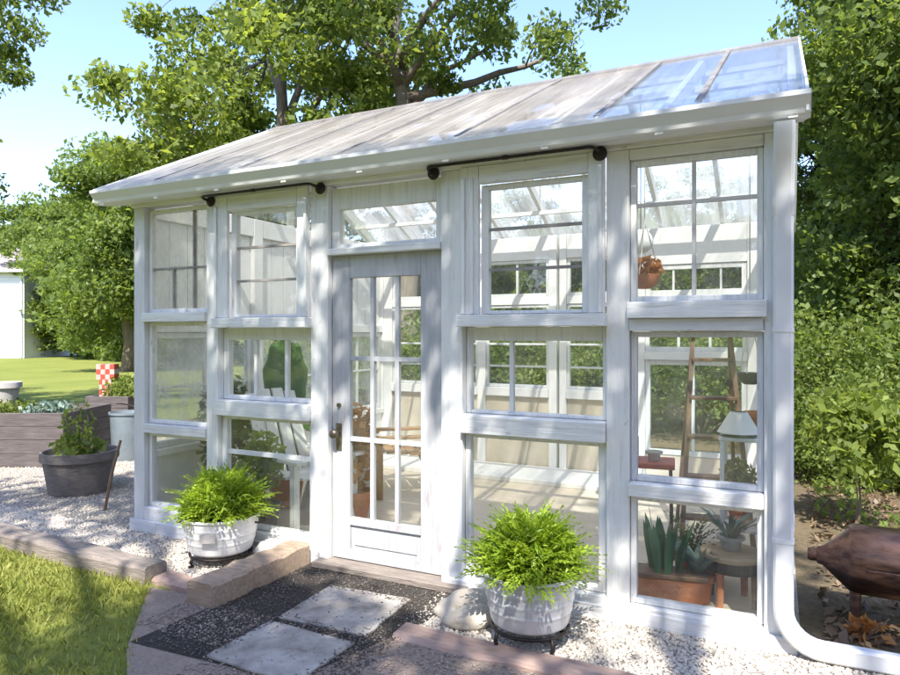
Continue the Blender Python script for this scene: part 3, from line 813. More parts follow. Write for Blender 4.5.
for k in range(1, 8):
    a = R(90 * k / 7)
    ds.append((4.56 + 0.17 * (1 - math.cos(a)), -0.06, 0.235 - 0.17 * math.sin(a)))
ds += [(5.2, -0.045, 0.06), (5.75, -0.03, 0.055)]
dso = sweep(ds, 0.088, 0.062, 'downspout', M['gutter'], G)
sweep([(4.56, -0.06, 2.19), (4.56, -0.06, 2.10)], 0.095, 0.069, 'collar', M['muntin'], dso)
for z in (1.55, 0.55):
    sweep([(4.56, -0.06, z + 0.02), (4.56, -0.06, z)], 0.094, 0.068, 'strap', M['gutter'], dso)

# curtain rods of black pipe
def rod(x0, x1, z, label):
    t = thing('curtain_rod', label, 'curtain rod', (x0, -0.046, z), group='black pipe rods over the windows')
    w = x1 - x0
    r = MB().tube([(0, 0, 0), (0, -0.075, 0.006), (0.012, -0.098, 0.012), (0.03, -0.105, 0.014), (w / 2, -0.105, 0.014), (w - 0.03, -0.105, 0.014), (w - 0.012, -0.098, 0.012), (w, -0.075, 0.006), (w, 0, 0)], 0.0095, 10)
    r.build('pipe', M['iron'], t, smooth='auto')
    for x in (0, w):
        m = MB().lathe([(0.036, 0.0), (0.04, 0.004), (0.038, 0.012), (0.02, 0.02), (0.018, 0.034), (0.008, 0.036)], 18)
        m.move(Matrix.Translation((x, 0.0, 0)) @ Matrix.Rotation(R(90), 4, 'X'))
        m.build('wall_flange', M['iron'], t, smooth='auto')
    MB().tube([(w / 2 - 0.015, -0.105, 0.014), (w / 2 + 0.015, -0.105, 0.014)], 0.0125, 10).build('coupling', M['iron'], t)
rod(0.86, 1.835, 2.495, 'thin black pipe rod over the narrow upper window left of the door')
rod(2.675, 3.68, 2.505, 'thin black pipe rod over the upper window right of the door')

# ------------------------------------------------------------------ path, timbers, rocks
def beam(name, p0, p1, w, h, mat, label, cat, z0=0.0, sub=10, group=None):
    p0 = Vector((*p0, 0)); p1 = Vector((*p1, 0)); d = (p1 - p0); ln = d.length
    o = thing_mesh = None
    mb = MB(); rg = np.random.default_rng(int(ln * 1000))
    for i in range(sub + 1):
        x = ln * i / sub; j = rg.normal(size=4) * 0.006
        c = 0.018
        mb.v += [(x, -w / 2 + j[0], 0), (x, -w / 2 + j[0], h - c + j[2]), (x, -w / 2 + c + j[0], h + j[2]), (x, w / 2 - c + j[1], h + j[3]), (x, w / 2 + j[1], h - c + j[3]), (x, w / 2 + j[1], 0)]
    for i in range(sub):
        for k in range(6):
            k2 = (k + 1) % 6
            mb.f.append((i * 6 + k, i * 6 + k2, (i + 1) * 6 + k2, (i + 1) * 6 + k))
    mb.f.append(tuple(range(6))); mb.f.append(tuple(sub * 6 + k for k in range(6))[::-1])
    o = mb.build(name, M[mat])
    o.location = (p0.x, p0.y, z0); o.rotation_euler = (0, 0, math.atan2(d.y, d.x))
    return tag(o, label, cat, group)
beam('landscape_timber', (-1.9, -0.62), (1.07, -0.70), 0.17, 0.11, 'wood_grey', 'long grey weathered timber edging the left lawn', 'timber')
beam('landscape_timber', (1.085, -0.66), (1.62, -0.735), 0.16, 0.045, 'wood_pink', 'low reddish timber between the long grey timber and the path', 'timber')
beam('landscape_timber', (1.635, -0.88), (1.655, -0.05), 0.19, 0.15, 'wood_side', 'short thick tan timber running out from the greenhouse left of the door', 'timber')
beam('landscape_timber', (2.80, -0.66), (6.0, -0.69), 0.16, 0.035, 'wood_pink', 'reddish timber bordering the gravel in front of the right hand tub', 'timber')
def slab(cx, cy, w, d, rz, label, h=0.014):
    mb = MB(); rg = np.random.default_rng(int(cx * 100 + cy * 991) % 9999)
    n = 32; pts = []
    for k in range(n):
        a = 2 * math.pi * k / n + math.pi / 4
        m = max(abs(math.cos(a)), abs(math.sin(a)))
        q = 1 + rg.normal() * 0.010
        pts.append((math.cos(a) / m * w / 2 * q, math.sin(a) / m * d / 2 * q, 0))
    mb.prism(pts, (0, 0, h))
    o = mb.build('paving_slab', M['paver'], bevel=0.003)
    o.location = (cx, cy, 0.017); o.rotation_euler = (0, 0, rz)
    tag(o, label, 'paving slab', 'concrete slabs before the door')
slab(2.40, -0.56, 0.54, 0.50, R(3), 'square concrete slab on the dark path nearest the door')
slab(2.40, -1.10, 0.54, 0.44, R(-2), 'mottled concrete slab farther from the door at the bottom edge')
def rock(p, s, mat, label, seed, group):
    bm = bmesh.new(); bmesh.ops.create_icosphere(bm, subdivisions=3, radius=1)
    rg = np.random.default_rng(seed); k = rg.normal(size=(6, 3)); ph = rg.uniform(0, 6, 6)
    for v in bm.verts:
        c = np.array(v.co); f = 1 + sum(0.07 * math.sin(2.2 * float(c @ k[i]) + ph[i]) for i in range(6))
        v.co = Vector((c[0] * s[0] * f, c[1] * s[1] * f, max(-0.35, c[2]) * s[2] * f))
    me = bpy.data.meshes.new('rock'); bm.to_mesh(me); bm.free()
    o = link('rock', me, M[mat], smooth=True); o.location = p; o.rotation_euler = (0, 0, rg.uniform(0, 6))
    tag(o, label, 'rock', group)
rock((1.50, -0.16, 0.045), (0.10, 0.085, 0.11), 'white_stone', 'tall white rock against the wall between tub and short timber', 3, 'rocks by the greenhouse foot')
rock((1.40, -0.10, 0.03), (0.07, 0.06, 0.07), 'white_stone', 'small white rock just right of the left fern tub', 4, 'rocks by the greenhouse foot')
rock((3.02, -0.22, 0.045), (0.16, 0.11, 0.10), 'stone', 'large tan rock left of the right fern tub', 5, 'rocks by the greenhouse foot')
rock((3.09, -0.43, 0.035), (0.12, 0.09, 0.08), 'stone', 'low tan rock in front of the large tan rock', 6, 'rocks by the greenhouse foot')
rock((2.93, -0.36, 0.03), (0.08, 0.07, 0.06), 'stone', 'smallest tan rock beside the dark path right of the slabs', 8, 'rocks by the greenhouse foot')

# ------------------------------------------------------------------ plants
def frond_plant(parent, name, mat, n, length, seed, droop=0.9, w=0.03, pinn=13, c=(0, 0, 0), upmin=15, upmax=85):
    rg = np.random.default_rng(seed); V = []; Fc = []
    for i in range(n):
        az = rg.uniform(0, 2 * math.pi); el = R(rg.uniform(upmin, upmax)); ln = length * rg.uniform(0.65, 1.1)
        h = np.array([math.cos(az), math.sin(az), 0.0]); side0 = np.array([-math.sin(az), math.cos(az), 0.0])
        p = np.array(c) + h * rg.uniform(0, 0.05) * length; e = el; st = ln / pinn
        tw = rg.uniform(-0.5, 0.5)
        for j in range(pinn):
            t = j / pinn
            d = h * math.cos(e) + np.array([0, 0, math.sin(e)])
            nrm = np.array([0, 0, 1.0]) * math.cos(e) - h * math.sin(e)
            side = side0 * math.cos(tw) + nrm * math.sin(tw)
            q = p + d * st
            ww = w * (math.sin(math.pi * min(1, 0.12 + t * 0.95)) ** 0.7) + 0.003
            for sg in (-1, 1):
                b = len(V); tip = p + d * st * 0.9 + side * sg * ww + nrm * rg.normal() * 0.004
                V += [p, p + d * st * 0.75 + side * sg * ww * .35 - nrm * .002, tip, p + d * st * 0.0 + side * sg * ww * 0.6]
                Fc.append((b, b + 1, b + 2, b + 3))
            e -= droop * (0.3 + t) / pinn * rg.uniform(0.7, 1.3)
            p = q
    return npmesh(name, V, Fc, mat, parent)

def blade_plant(parent, name, mat, n, h, w, seed, spread=0.35, c=(0, 0, 0), rad=0.05, curl=0.0):
    rg = np.random.default_rng(seed); mb = MB()
    for i in range(n):
        az = rg.uniform(0, 6.283); r0 = rad * math.sqrt(rg.random()); hh = h * rg.uniform(0.55, 1.1); sp = spread * rg.uniform(0.3, 1.2)
        d = np.array([math.cos(az), math.sin(az)]); sd = np.array([-d[1], d[0]])
        tw = rg.uniform(-0.8, 0.8); b = len(mb.v); m = 6
        for j in range(m + 1):
            t = j / m; ww = w * (0.6 + 0.8 * t - 1.35 * t ** 3) * 0.5
            x = c[0] + d[0] * (r0 + sp * hh * t ** 1.5); y = c[1] + d[1] * (r0 + sp * hh * t ** 1.5)
            z = c[2] + hh * (t - curl * t * t)
            a = tw * t; s = sd * math.cos(a) + d * math.sin(a)
            for k, q in ((-1, 0), (0, -0.15), (1, 0)):
                mb.v.append((x + s[0] * ww * k + d[0] * q * ww, y + s[1] * ww * k + d[1] * q * ww, z))
        for j in range(m):
            for k in (0, 1):
                mb.f.append((b + j * 3 + k, b + j * 3 + k + 1, b + j * 3 + k + 4, b + j * 3 + k + 3))
    me = bpy.data.meshes.new(name); me.from_pydata(mb.v, [], mb.f); me.update()
    return link(name, me, mat, parent, smooth=True)

def leafy_plant(parent, name, mat, n, c, r, size, seed):
    rg = np.random.default_rng(seed)
    o = rg.normal(size=(n, 3)); o /= np.linalg.norm(o, axis=1)[:, None]; o *= (rg.random(n) ** 0.4)[:, None] * np.array(r)
    V, Fc = leaves(np.array(c) + o, size, rg=rg)
    return npmesh(name, V, Fc, mat, parent)

def fern_tub(loc, rz, dia, h, stand, mat, label_tub, label_fern, label_stand, seed, plate):
    s = thing('plant_stand', label_stand, 'plant stand', loc, rz)
    mb = MB(); r = dia * 0.40
    mb.tube([(r * math.cos(a), r * math.sin(a), stand - 0.012) for a in np.linspace(0, 2 * math.pi, 25)], 0.009, 6)
    mb.build('ring', M['iron'], s, smooth=True)
    for k in range(4):
        a = R(45 + 90 * k)
        MB().tube([(r * math.cos(a), r * math.sin(a), stand - 0.015), (r * 1.05 * math.cos(a), r * 1.05 * math.sin(a), stand * 0.4), (r * 1.0 * math.cos(a), r * 1.0 * math.sin(a), 0.012), (r * 1.1 * math.cos(a), r * 1.1 * math.sin(a), 0.006)], 0.011, 6).build('leg', M['iron'], s, smooth=True)
    z0 = loc[2] + stand
    t = thing('planter_tub', label_tub, 'planter', (loc[0], loc[1], z0), rz)
    R0, R1 = dia * 0.40, dia * 0.5
    pr = [(R0 * 0.9, 0), (R0, 0.012)]
    for k in range(1, 40):
        u = k / 40; rr = R0 + (R1 - R0) * (u ** 0.75)
        for c in (0.30, 0.52, 0.74): rr += 0.0035 * math.exp(-((u - c) / 0.03) ** 2)
        pr.append((rr, 0.012 + (h - 0.012) * u))
    pr += [(R1, h - 0.004), (R1 + 0.009, h), (R1 + 0.009, h + 0.009), (R1 - 0.004, h + 0.011), (R1 - 0.008, h - 0.01), (R1 - 0.02, h - 0.045)]
    MB().lathe(pr, 48).build('tub', mat, t, smooth='auto')
    MB().lathe([(R1 - 0.02, h - 0.06), (R1 * 0.5, h - 0.035), (0.01, h - 0.03)], 32).build('soil', M['soil'], t)
    if plate:
        a0 = R(-90); n = 9; mb = MB()
        for sgn in (0, 1):
            pass
        for k in range(n):
            a = a0 + R(-11 + 22 * k / (n - 1))
            for rr, z in ((R1 + 0.004, h * 0.5), (R1 + 0.012, h * 0.5), (R1 + 0.014, h * 0.74), (R1 + 0.004, h * 0.74)):
                mb.v.append((rr * math.cos(a), rr * math.sin(a), z))
        for k in range(n - 1):
            for q in range(4):
                q2 = (q + 1) % 4
                mb.f.append((k * 4 + q, k * 4 + q2, k * 4 + 4 + q2, k * 4 + 4 + q))
        mb.f += [(0, 1, 2, 3), (4 * n - 4, 4 * n - 3, 4 * n - 2, 4 * n - 1)]
        mb.build('name_plate', M['pot_light'], t)
    for a in (0, math.pi):
        ca, sa = math.cos(a), math.sin(a)
        pts = []
        for q in np.linspace(0, math.pi, 9):
            yy = 0.065 * math.cos(q); out = R1 - 0.004 + 0.045 * math.sin(q)
            pts.append((out * ca - yy * sa, out * sa + yy * ca, h * 0.86 - 0.012 * math.sin(q)))
        MB().tube(pts, 0.0065, 6).build('handle', mat if not plate else M['iron'], t, smooth=True)
    fp = thing('fern', label_fern, 'fern', (loc[0], loc[1], z0 + h - 0.03), 0)
    fp.rotation_euler = (R(seed % 7 - 3), R(seed % 5 * 2 - 4), 0)
    frond_plant(fp, 'fronds', M['fern'], 300 + 7 * seed, (0.385 + 0.001 * seed) * dia / 0.5, seed, 0.95, 0.032, 13, upmin=14, upmax=88)
    rgf = np.random.default_rng(seed + 5); nf = 2400
    dd = rgf.normal(size=(nf, 3)); dd[:, 2] = np.abs(dd[:, 2]); dd /= np.linalg.norm(dd, axis=1)[:, None]
    lump = 1 + 0.10 * np.sin(dd[:, 0] * 5 + seed) * np.cos(dd[:, 1] * 6) + 0.06 * np.sin(dd[:, 2] * 9 + seed)
    dd *= (rgf.uniform(0.72, 1.0, nf) * lump)[:, None] * np.array([0.275, 0.275, 0.30]) * dia / 0.5
    Vf, Ff = leaves(dd + np.array([0, 0, 0.03]), 0.042, rg=rgf, aspect=0.27)
    npmesh('leaflets', Vf, Ff, M['fern'], fp)
    mb = MB()
    for k in range(12):
        a = k * 0.52; mb.tube([(0.02 * math.cos(a), 0.02 * math.sin(a), 0), (0.05 * math.cos(a), 0.05 * math.sin(a), 0.09)], [0.004, 0.002], 5)
    mb.build('stems', M['fern'], fp)
fern_tub((1.16, -0.25, 0.012), R(26), 0.50, 0.235, 0.075, M['enamel'], 'white enamelled wash tub left of the door', 'bright green bushy fern in the white tub left of the door', 'low black iron stand under the white tub left of the door', 11, True)
fern_tub((3.43, -0.458, 0.012), R(8), 0.47, 0.255, 0.10, M['galv'], 'galvanised grey metal tub right of the door', 'bright green bushy fern in the galvanised tub right of the door', 'low black iron stand under the galvanised tub right of the door', 23, False)

# ------------------------------------------------------------------ indoors, seen through the panes
FZ = 0.022
def pot(name, loc, r0, r1, h, mat, label, cat='plant pot', rim=0.012):
    t = thing(name, label, cat, loc)
    MB().lathe([(r0 * 0.9, 0), (r0, 0.006), (r1 - 0.004, h * 0.8), (r1 + rim, h * 0.8), (r1 + rim, h), (r1 - 0.006, h), (r1 - 0.012, h * 0.85)], 26).build('body', M[mat], t, smooth='auto')
    MB().lathe([(r1 - 0.012, h * 0.82), (0.005, h * 0.86)], 20).build('soil', M['soil'], t)
    return t
# snake plant in a trough, agave pot, stump table
t = thing('planter_trough', 'long terracotta trough on the floor behind the lower right pane', 'planter', (3.98, 0.36, FZ), R(10))
MB().prism([(-0.17, -0.07, 0), (0.17, -0.07, 0), (0.19, -0.09, 0.15), (-0.19, -0.09, 0.15)], (0, 0.15, 0)).build('trough', M['terra'], t, bevel=0.008)
MB().box(-0.2, 0.2, -0.1, 0.075, 0.15, 0.175).build('rim', M['wood'], t, bevel=0.004)
p = thing('snake_plant', 'upright dark green snake plant in the terracotta trough', 'plant', (3.95, 0.36, FZ + 0.17))
blade_plant(p, 'leaf_blades', M['snake'], 17, 0.38, 0.055, 5, 0.28, rad=0.10)
pt = pot('plant_pot', (4.12, 0.42, FZ), 0.07, 0.09, 0.16, 'terra', 'round terracotta pot holding the blue agave')
p = thing('agave', 'blue green agave with pointed leaves beside the snake plant', 'plant', (4.12, 0.42, FZ + 0.14))
blade_plant(p, 'leaf_blades', M['agave'], 22, 0.26, 0.06, 8, 0.85, rad=0.03, curl=0.25)
t = thing('stump_table', 'round low wooden table with tan top and dark legs indoors', 'side table', (4.30, 0.50, FZ), R(20))
MB().lathe([(0.16, 0.255), (0.172, 0.262), (0.172, 0.28), (0.165, 0.288)], 30).build('table_top', M['stump'], t, smooth='auto')
MB().lathe([(0.150, 0.19), (0.155, 0.195), (0.155, 0.2545)], 30).build('apron', M['bark_dark'], t, smooth='auto')
for k in range(4):
    a = R(45 + 90 * k); c, s = math.cos(a), math.sin(a)
    MB().tube([(0.13 * c, 0.13 * s, 0.19), (0.135 * c, 0.135 * s, 0)], [0.022, 0.02], 8).build('leg', M['wood'] if k % 2 else M['terra'], t)
pt = pot('plant_pot', (4.29, 0.52, FZ + 0.288), 0.05, 0.065, 0.08, 'pot_light', 'small grey pot on the round wooden table')
p = thing('succulent', 'grey green spiky succulent in the small grey pot', 'plant', (4.29, 0.52, FZ + 0.35))
blade_plant(p, 'leaf_blades', M['agave'], 30, 0.22, 0.03, 12, 1.0, rad=0.03, curl=0.3)
pt = pot('plant_pot', (4.05, 0.72, FZ), 0.08, 0.10, 0.17, 'terra', 'terracotta pot behind the trough by the table')
p = thing('trailing_plant', 'loose green trailing plant in the terracotta pot behind the trough', 'plant', (4.05, 0.72, FZ + 0.15))
frond_plant(p, 'fronds', M['leaf_olive'], 46, 0.3, 31, 1.5, 0.03, 9)
# red stool with grey planter
t = thing('stool', 'red topped stool with thin dark legs indoors', 'stool', (3.62, 1.40, FZ), R(8))
MB().box(-0.24, 0.24, -0.15, 0.15, 0.56, 0.60).build('seat', M['red'], t, bevel=0.006)
for sx in (-1, 1):
    for sy in (-1, 1):
        MB().tube([(0.21 * sx, 0.12 * sy, 0.5595), (0.22 * sx, 0.13 * sy, 0)], 0.012, 8).build('leg', M['iron'], t)
o = MB().box(-0.09, 0.09, -0.09, 0.09, 0, 0.16).build('planter_box', M['dark'], bevel=0.01)
o.location = (3.50, 1.42, FZ + 0.601); tag(o, 'dark grey square planter box standing on the red stool', 'planter')
p = pot('plant_pot', (3.72, 1.38, FZ + 0.601), 0.04, 0.05, 0.07, 'pot_light', 'tiny pale pot at the right end of the red stool')
# ladder
t = thing('step_ladder', 'old brown wooden step ladder leaning inside the right end', 'ladder', (4.08, 1.75, FZ), R(12))
mbs = []
for sx in (-1, 1):
    MB().tube([(0.24 * sx, -0.28, 0), (0.13 * sx, 0.05, 1.52)], 0.022, 4).build('rail', M['wood'], t)
    MB().tube([(0.22 * sx, 0.40, 0), (0.13 * sx, 0.08, 1.48)], 0.018, 4).build('rear_leg', M['wood'], t)
for k in range(5):
    f = (k + 0.7) / 5.4; w = 0.24 - 0.11 * f; yy = -0.28 + 0.33 * f
    MB().box(-w, w, yy - 0.05, yy + 0.07, 1.52 * f - 0.012, 1.52 * f + 0.012).build('step', M['wood'], t, bevel=0.003)
MB().box(-0.17, 0.17, -0.03, 0.16, 1.52, 1.545).build('top_cap', M['wood'], t, bevel=0.004)
# white table with lamp and terracotta pot
t = thing('side_table', 'white square table indoors by the right end', 'table', (4.34, 0.95, FZ))
MB().box(-0.14, 0.12, -0.14, 0.16, 0.86, 0.885).build('table_top', M['white'], t, bevel=0.004)
for sx, sy in ((-0.12, -0.12), (0.10, -0.12), (0.10, 0.14), (-0.12, 0.14)):
    MB().box(sx - 0.012, sx + 0.012, sy - 0.012, sy + 0.012, 0, 0.8595).build('leg', M['white'], t)
MB().box(-0.12, 0.10, -0.10, 0.12, 0.30, 0.318).build('shelf', M['white'], t, bevel=0.003)
t = thing('table_lamp', 'white cone shaped lampshade on the white table', 'lamp', (4.31, 0.90, FZ + 0.8855))
MB().lathe([(0.045, 0), (0.05, 0.006), (0.014, 0.014), (0.012, 0.05)], 20).build('lamp_base', M['white'], t, smooth='auto')
MB().lathe([(0.125, 0.022), (0.05, 0.15), (0.048, 0.15), (0.123, 0.022)], 28).build('lamp_shade', M['lampshade'], t, smooth='auto')
pt = pot('plant_pot', (4.42, 1.03, FZ + 0.8855), 0.06, 0.085, 0.14, 'terra', 'terracotta pot on the white table behind the cone lamp')
pt = pot('plant_pot', (4.30, 1.0, FZ + 0.319), 0.05, 0.06, 0.10, 'terra', 'terracotta pot on the lower shelf of the white table')
p = thing('leafy_plant', 'yellow green leafy plant on the lower shelf of the white table', 'plant', (4.30, 1.0, FZ + 0.40))
leafy_plant(p, 'foliage', M['leaf_light'], 500, (0, 0, 0.16), (0.12, 0.12, 0.17), 0.045, 77)
MB().tube([(0, 0, 0), (0, 0, 0.2)], 0.006, 6).build('stem', M['bark'], p)
# hanging things
def hanger(x, y, zb, ztop, r, mat, label, plabel, leafm, cone=False):
    t = thing('hanging_planter', label, 'hanging planter', (x, y, zb))
    MB().lathe([(r * 0.45, 0), (r * 0.85, r * 0.35), (r, r * 0.9), (r * 0.96, r * 0.92), (r * 0.7, r * 0.6)], 24).build('bowl', M[mat], t, smooth='auto')
    for k in range(3):
        a = R(120 * k + 20)
        MB().tube([(r * math.cos(a), r * math.sin(a), r * 0.9), (0, 0, r * 0.9 + min(0.35, ztop - zb - r * 0.9))], 0.004, 5).build('cord', M['cord'], t)
    if ztop - zb - r * 0.9 > 0.36:
        MB().tube([(0, 0, r * 0.9 + 0.35), (0, 0, ztop - zb)], 0.004, 5).build('cord', M['cord'], t)
    if plabel:
        p = thing('hanging_plant', plabel, 'plant', (x, y, zb + r * 0.7))
        leafy_plant(p, 'foliage', M[leafm], 260, (0, 0, 0.06), (r * 1.15, r * 1.15, 0.09), 0.045, int(x * 100))
hanger(3.76, 0.8, 1.83, roofz(0.8) - 0.14, 0.095, 'terra', 'terracotta bowl hanging in the upper right window', 'orange brown plant in the hanging terracotta bowl', 'rusty_leaf')
hanger(4.38, 0.75, 1.24, roofz(0.75) - 0.14, 0.075, 'dark', 'dark bowl in cream cords hanging near the right end', None, None)
t = thing('globe_lamp', 'white paper globe hanging behind the upper right window', 'lamp', (3.66, 1.2, 2.10))
bm = bmesh.new(); bmesh.ops.create_uvsphere(bm, u_segments=24, v_segments=14, radius=0.085)
me = bpy.data.meshes.new('globe'); bm.to_mesh(me); bm.free(); o = link('globe', me, M['lampshade'], t, smooth=True); o.location = (0, 0, 0.085)
MB().tube([(0, 0, 0.168), (0, 0, roofz(1.2) - 0.14 - 2.10)], 0.003, 5).build('cord', M['iron'], t)
# left side: deck chair, orange foliage, cactus, white chair
def chair(loc, rz, mat, label, name):
    t = thing(name, label, 'chair', loc, rz)
    for k in range(5):
        y = -0.22 + k * 0.11
        MB().box(-0.23, 0.23, y - 0.045, y + 0.045, 0.37 + (4 - k) * 0.012, 0.39 + (4 - k) * 0.012).build('seat_slat', M[mat], t, bevel=0.003)
    for k in range(4):
        x = -0.19 + k * 0.127
        MB().prism([(x - 0.05, 0.24, 0.38), (x + 0.05, 0.24, 0.38), (x + 0.05, 0.50, 1.02 + 0.03 * (1.5 - abs(k - 1.5))), (x - 0.05, 0.50, 1.02 + 0.03 * (1.5 - abs(k - 1.5)))], (0, 0.02, 0.004)).build('back_slat', M[mat], t)
    for sx in (-1, 1):
        MB().box(sx * 0.28 - 0.025, sx * 0.28 + 0.025, -0.26, -0.20, 0, 0.55).build('leg', M[mat], t, bevel=0.003)
        MB().prism([(sx * 0.28 - 0.02, 0.20, 0.36), (sx * 0.28 - 0.02, 0.30, 0.36), (sx * 0.28 - 0.02, 0.46, 0), (sx * 0.28 - 0.02, 0.38, 0)], (0.04, 0, 0)).build('leg', M[mat], t)
        MB().box(sx * 0.28 - 0.05, sx * 0.28 + 0.05, -0.32, 0.36, 0.55, 0.575).build('armrest', M[mat], t, bevel=0.004)
    return t
chair((1.25, 1.95, FZ), R(-50), 'tan_wood', 'brown wooden slatted armchair seen through the door glass', 'wooden_chair')
chair((1.16, 0.66, FZ), R(75), 'white', 'white slatted armchair behind the lower pane left of the door', 'garden_chair')
pt = pot('plant_pot', (1.12, 1.36, FZ), 0.13, 0.17, 0.34, 'pot_light', 'pale pot standing before the brown armchair')
p = thing('croton', 'orange leaved bushy plant seen through the door', 'plant', (1.12, 1.36, FZ + 0.32))
leafy_plant(p, 'foliage', M['rusty_leaf'], 420, (0, 0, 0.22), (0.22, 0.22, 0.22), 0.09, 55)
MB().tube([(0, 0, -0.02), (0, 0, 0.25)], 0.01, 6).build('stem', M['bark'], p)
pt = pot('plant_pot', (0.62, 1.05, FZ), 0.12, 0.16, 0.28, 'terra', 'large terracotta pot at the foot of the tall cactus')
t = thing('cactus', 'broad flat green cactus with scalloped edges', 'cactus', (0.60, 1.05, FZ + 0.24), R(20))
def pad(w, h, z, ox, name):
    mb = MB(); n = 30; pts = []
    for k in range(n):
        a = 2 * math.pi * k / n; q = 1 + 0.05 * math.sin(a * 9)
        pts.append((ox + math.cos(a) * w * q, -0.03, z + h * (1 + math.sin(a)) * q))
    mb.prism(pts, (0, 0.06, 0)); mb.build(name, M['cactus'], t, bevel=0.02)
pad(0.17, 0.30, 0.0, 0.0, 'lower_pad'); pad(0.20, 0.36, 0.52, 0.01, 'upper_pad')
pad(0.09, 0.14, 0.42, 0.24, 'side_pad')
pt = pot('plant_pot', (1.42, 0.95, FZ), 0.10, 0.14, 0.24, 'terra', 'terracotta pot of orange foliage behind the white armchair')
p = thing('croton', 'tall orange brown foliage behind the pane left of the door', 'plant', (1.42, 0.95, FZ + 0.22))
leafy_plant(p, 'foliage', M['rusty_leaf'], 520, (0, 0, 0.38), (0.20, 0.18, 0.36), 0.085, 57)
MB().tube([(0, 0, -0.02), (0, 0, 0.5)], 0.012, 6).build('stem', M['bark'], p)
pt = pot('plant_pot', (0.98, 0.35, FZ), 0.10, 0.13, 0.22, 'pot_grey', 'grey pot of green leaves behind the left fern')
p = thing('leafy_plant', 'light green leafy plant behind the pane above the left fern', 'plant', (0.98, 0.35, FZ + 0.2))
leafy_plant(p, 'foliage', M['leaf_light'], 300, (0, 0, 0.32), (0.18, 0.15, 0.26), 0.08, 58)
MB().tube([(0, 0, -0.02), (0, 0, 0.5)], 0.012, 6).build('stem', M['bark'], p)
pt = pot('plant_pot', (0.42, 0.55, FZ), 0.12, 0.15, 0.26, 'pot_grey', 'grey pot in the far left corner indoors')
p = thing('leafy_plant', 'tall olive green plant behind the leftmost panes', 'plant', (0.42, 0.55, FZ + 0.24))
leafy_plant(p, 'foliage', M['leaf_olive'], 700, (0, 0, 0.48), (0.22, 0.26, 0.48), 0.08, 59)
MB().tube([(0, 0, -0.02), (0, 0, 0.7)], 0.014, 6).build('stem', M['bark'], p)

# ------------------------------------------------------------------ yard on the left
def planter_box(px0, px1, z, h, depth, name, label, seed, rz=R(YAW)):
    a = at(px0, z); b = at(px1, z); w = (b - a).length
    t = thing(name, label, 'planter', (a.x, a.y, 0.008), rz)
    nb = 4
    for k in range(nb):
        z0 = k * h / nb + 0.003
        mb = MB()
        mb.box(0, w, 0, 0.04, z0, z0 + h / nb - 0.0035); mb.box(0, w, depth - 0.04, depth, z0, z0 + h / nb - 0.0035)
        mb.box(0, 0.04, 0.0405, depth - 0.0405, z0, z0 + h / nb - 0.0035); mb.box(w - 0.04, w, 0.0405, depth - 0.0405, z0, z0 + h / nb - 0.0035)
        mb.build('board', M['bed'], t, bevel=0.005)
    MB().box(0.041, w - 0.041, 0.041, depth - 0.041, 0.01, h - 0.06).build('soil', M['soil'], t)
    return t, w
bed, bw = planter_box(-150, 63, 7.7, 0.62, 1.1, 'raised_bed', 'big dark raised bed at the left edge of the yard', 1)
def in_bed(p, x, y, z): return p.matrix_world @ Vector((x, y, z))
bpy.context.view_layer.update()
pr = thing('bed_plants', 'low yellow green and silvery plants growing in the raised bed', 'plants', in_bed(bed, bw - 0.75, 0.5, 0.55), R(YAW))
leafy_plant(pr, 'foliage', M['leaf_light'], 900, (-0.25, 0, 0.08), (0.45, 0.4, 0.10), 0.05, 71)
leafy_plant(pr, 'silver_foliage', M['agave'], 300, (0.28, 0, 0.07), (0.30, 0.4, 0.09), 0.06, 72)
lp = in_bed(bed, bw - 1.08, 0.62, 0.56)
pt = pot('plant_pot', (lp.x, lp.y, 0.60), 0.12, 0.17, 0.34, 'pot_light', 'light grey pot standing in the raised bed', rim=0.02)
b2, w2 = planter_box(85, 128, 9.3, 0.66, 0.7, 'planter_box', 'tall dark planter box behind the grey barrel pot', 2)
bpy.context.view_layer.update()
# red and white chequered ornament on the planter
op = in_bed(b2, 0.16, 0.3, 0)
t = thing('garden_ornament', 'red and white chequered ornament on the tall dark planter box', 'ornament', (op.x, op.y, 0.60), R(YAW))
mr, mw_ = MB(), MB()
for iz in range(7):
    w = 0.085 if iz < 4 else 0.13
    for k in range(4):
        x0 = -w + k * w / 2
        (mr if (iz + k) % 2 else mw_).box(x0, x0 + w / 2 - .001, -0.07, 0.07, iz * 0.072, iz * 0.072 + 0.071)
mr.build('red_blocks', M['red'], t); mw_.build('pale_blocks', M['pale_pink'], t)
sp = in_bed(b2, 0.42, 0.3, 0)
p = thing('shrub', 'light green shrub spilling over the tall dark planter box', 'shrub', (sp.x, sp.y, 0.58))
leafy_plant(p, 'foliage', M['leaf_light'], 900, (0, 0, 0.16), (0.34, 0.3, 0.2), 0.06, 73)
MB().tube([(0, 0, 0), (0, 0, 0.2)], 0.012, 6).build('stem', M['bark'], p)
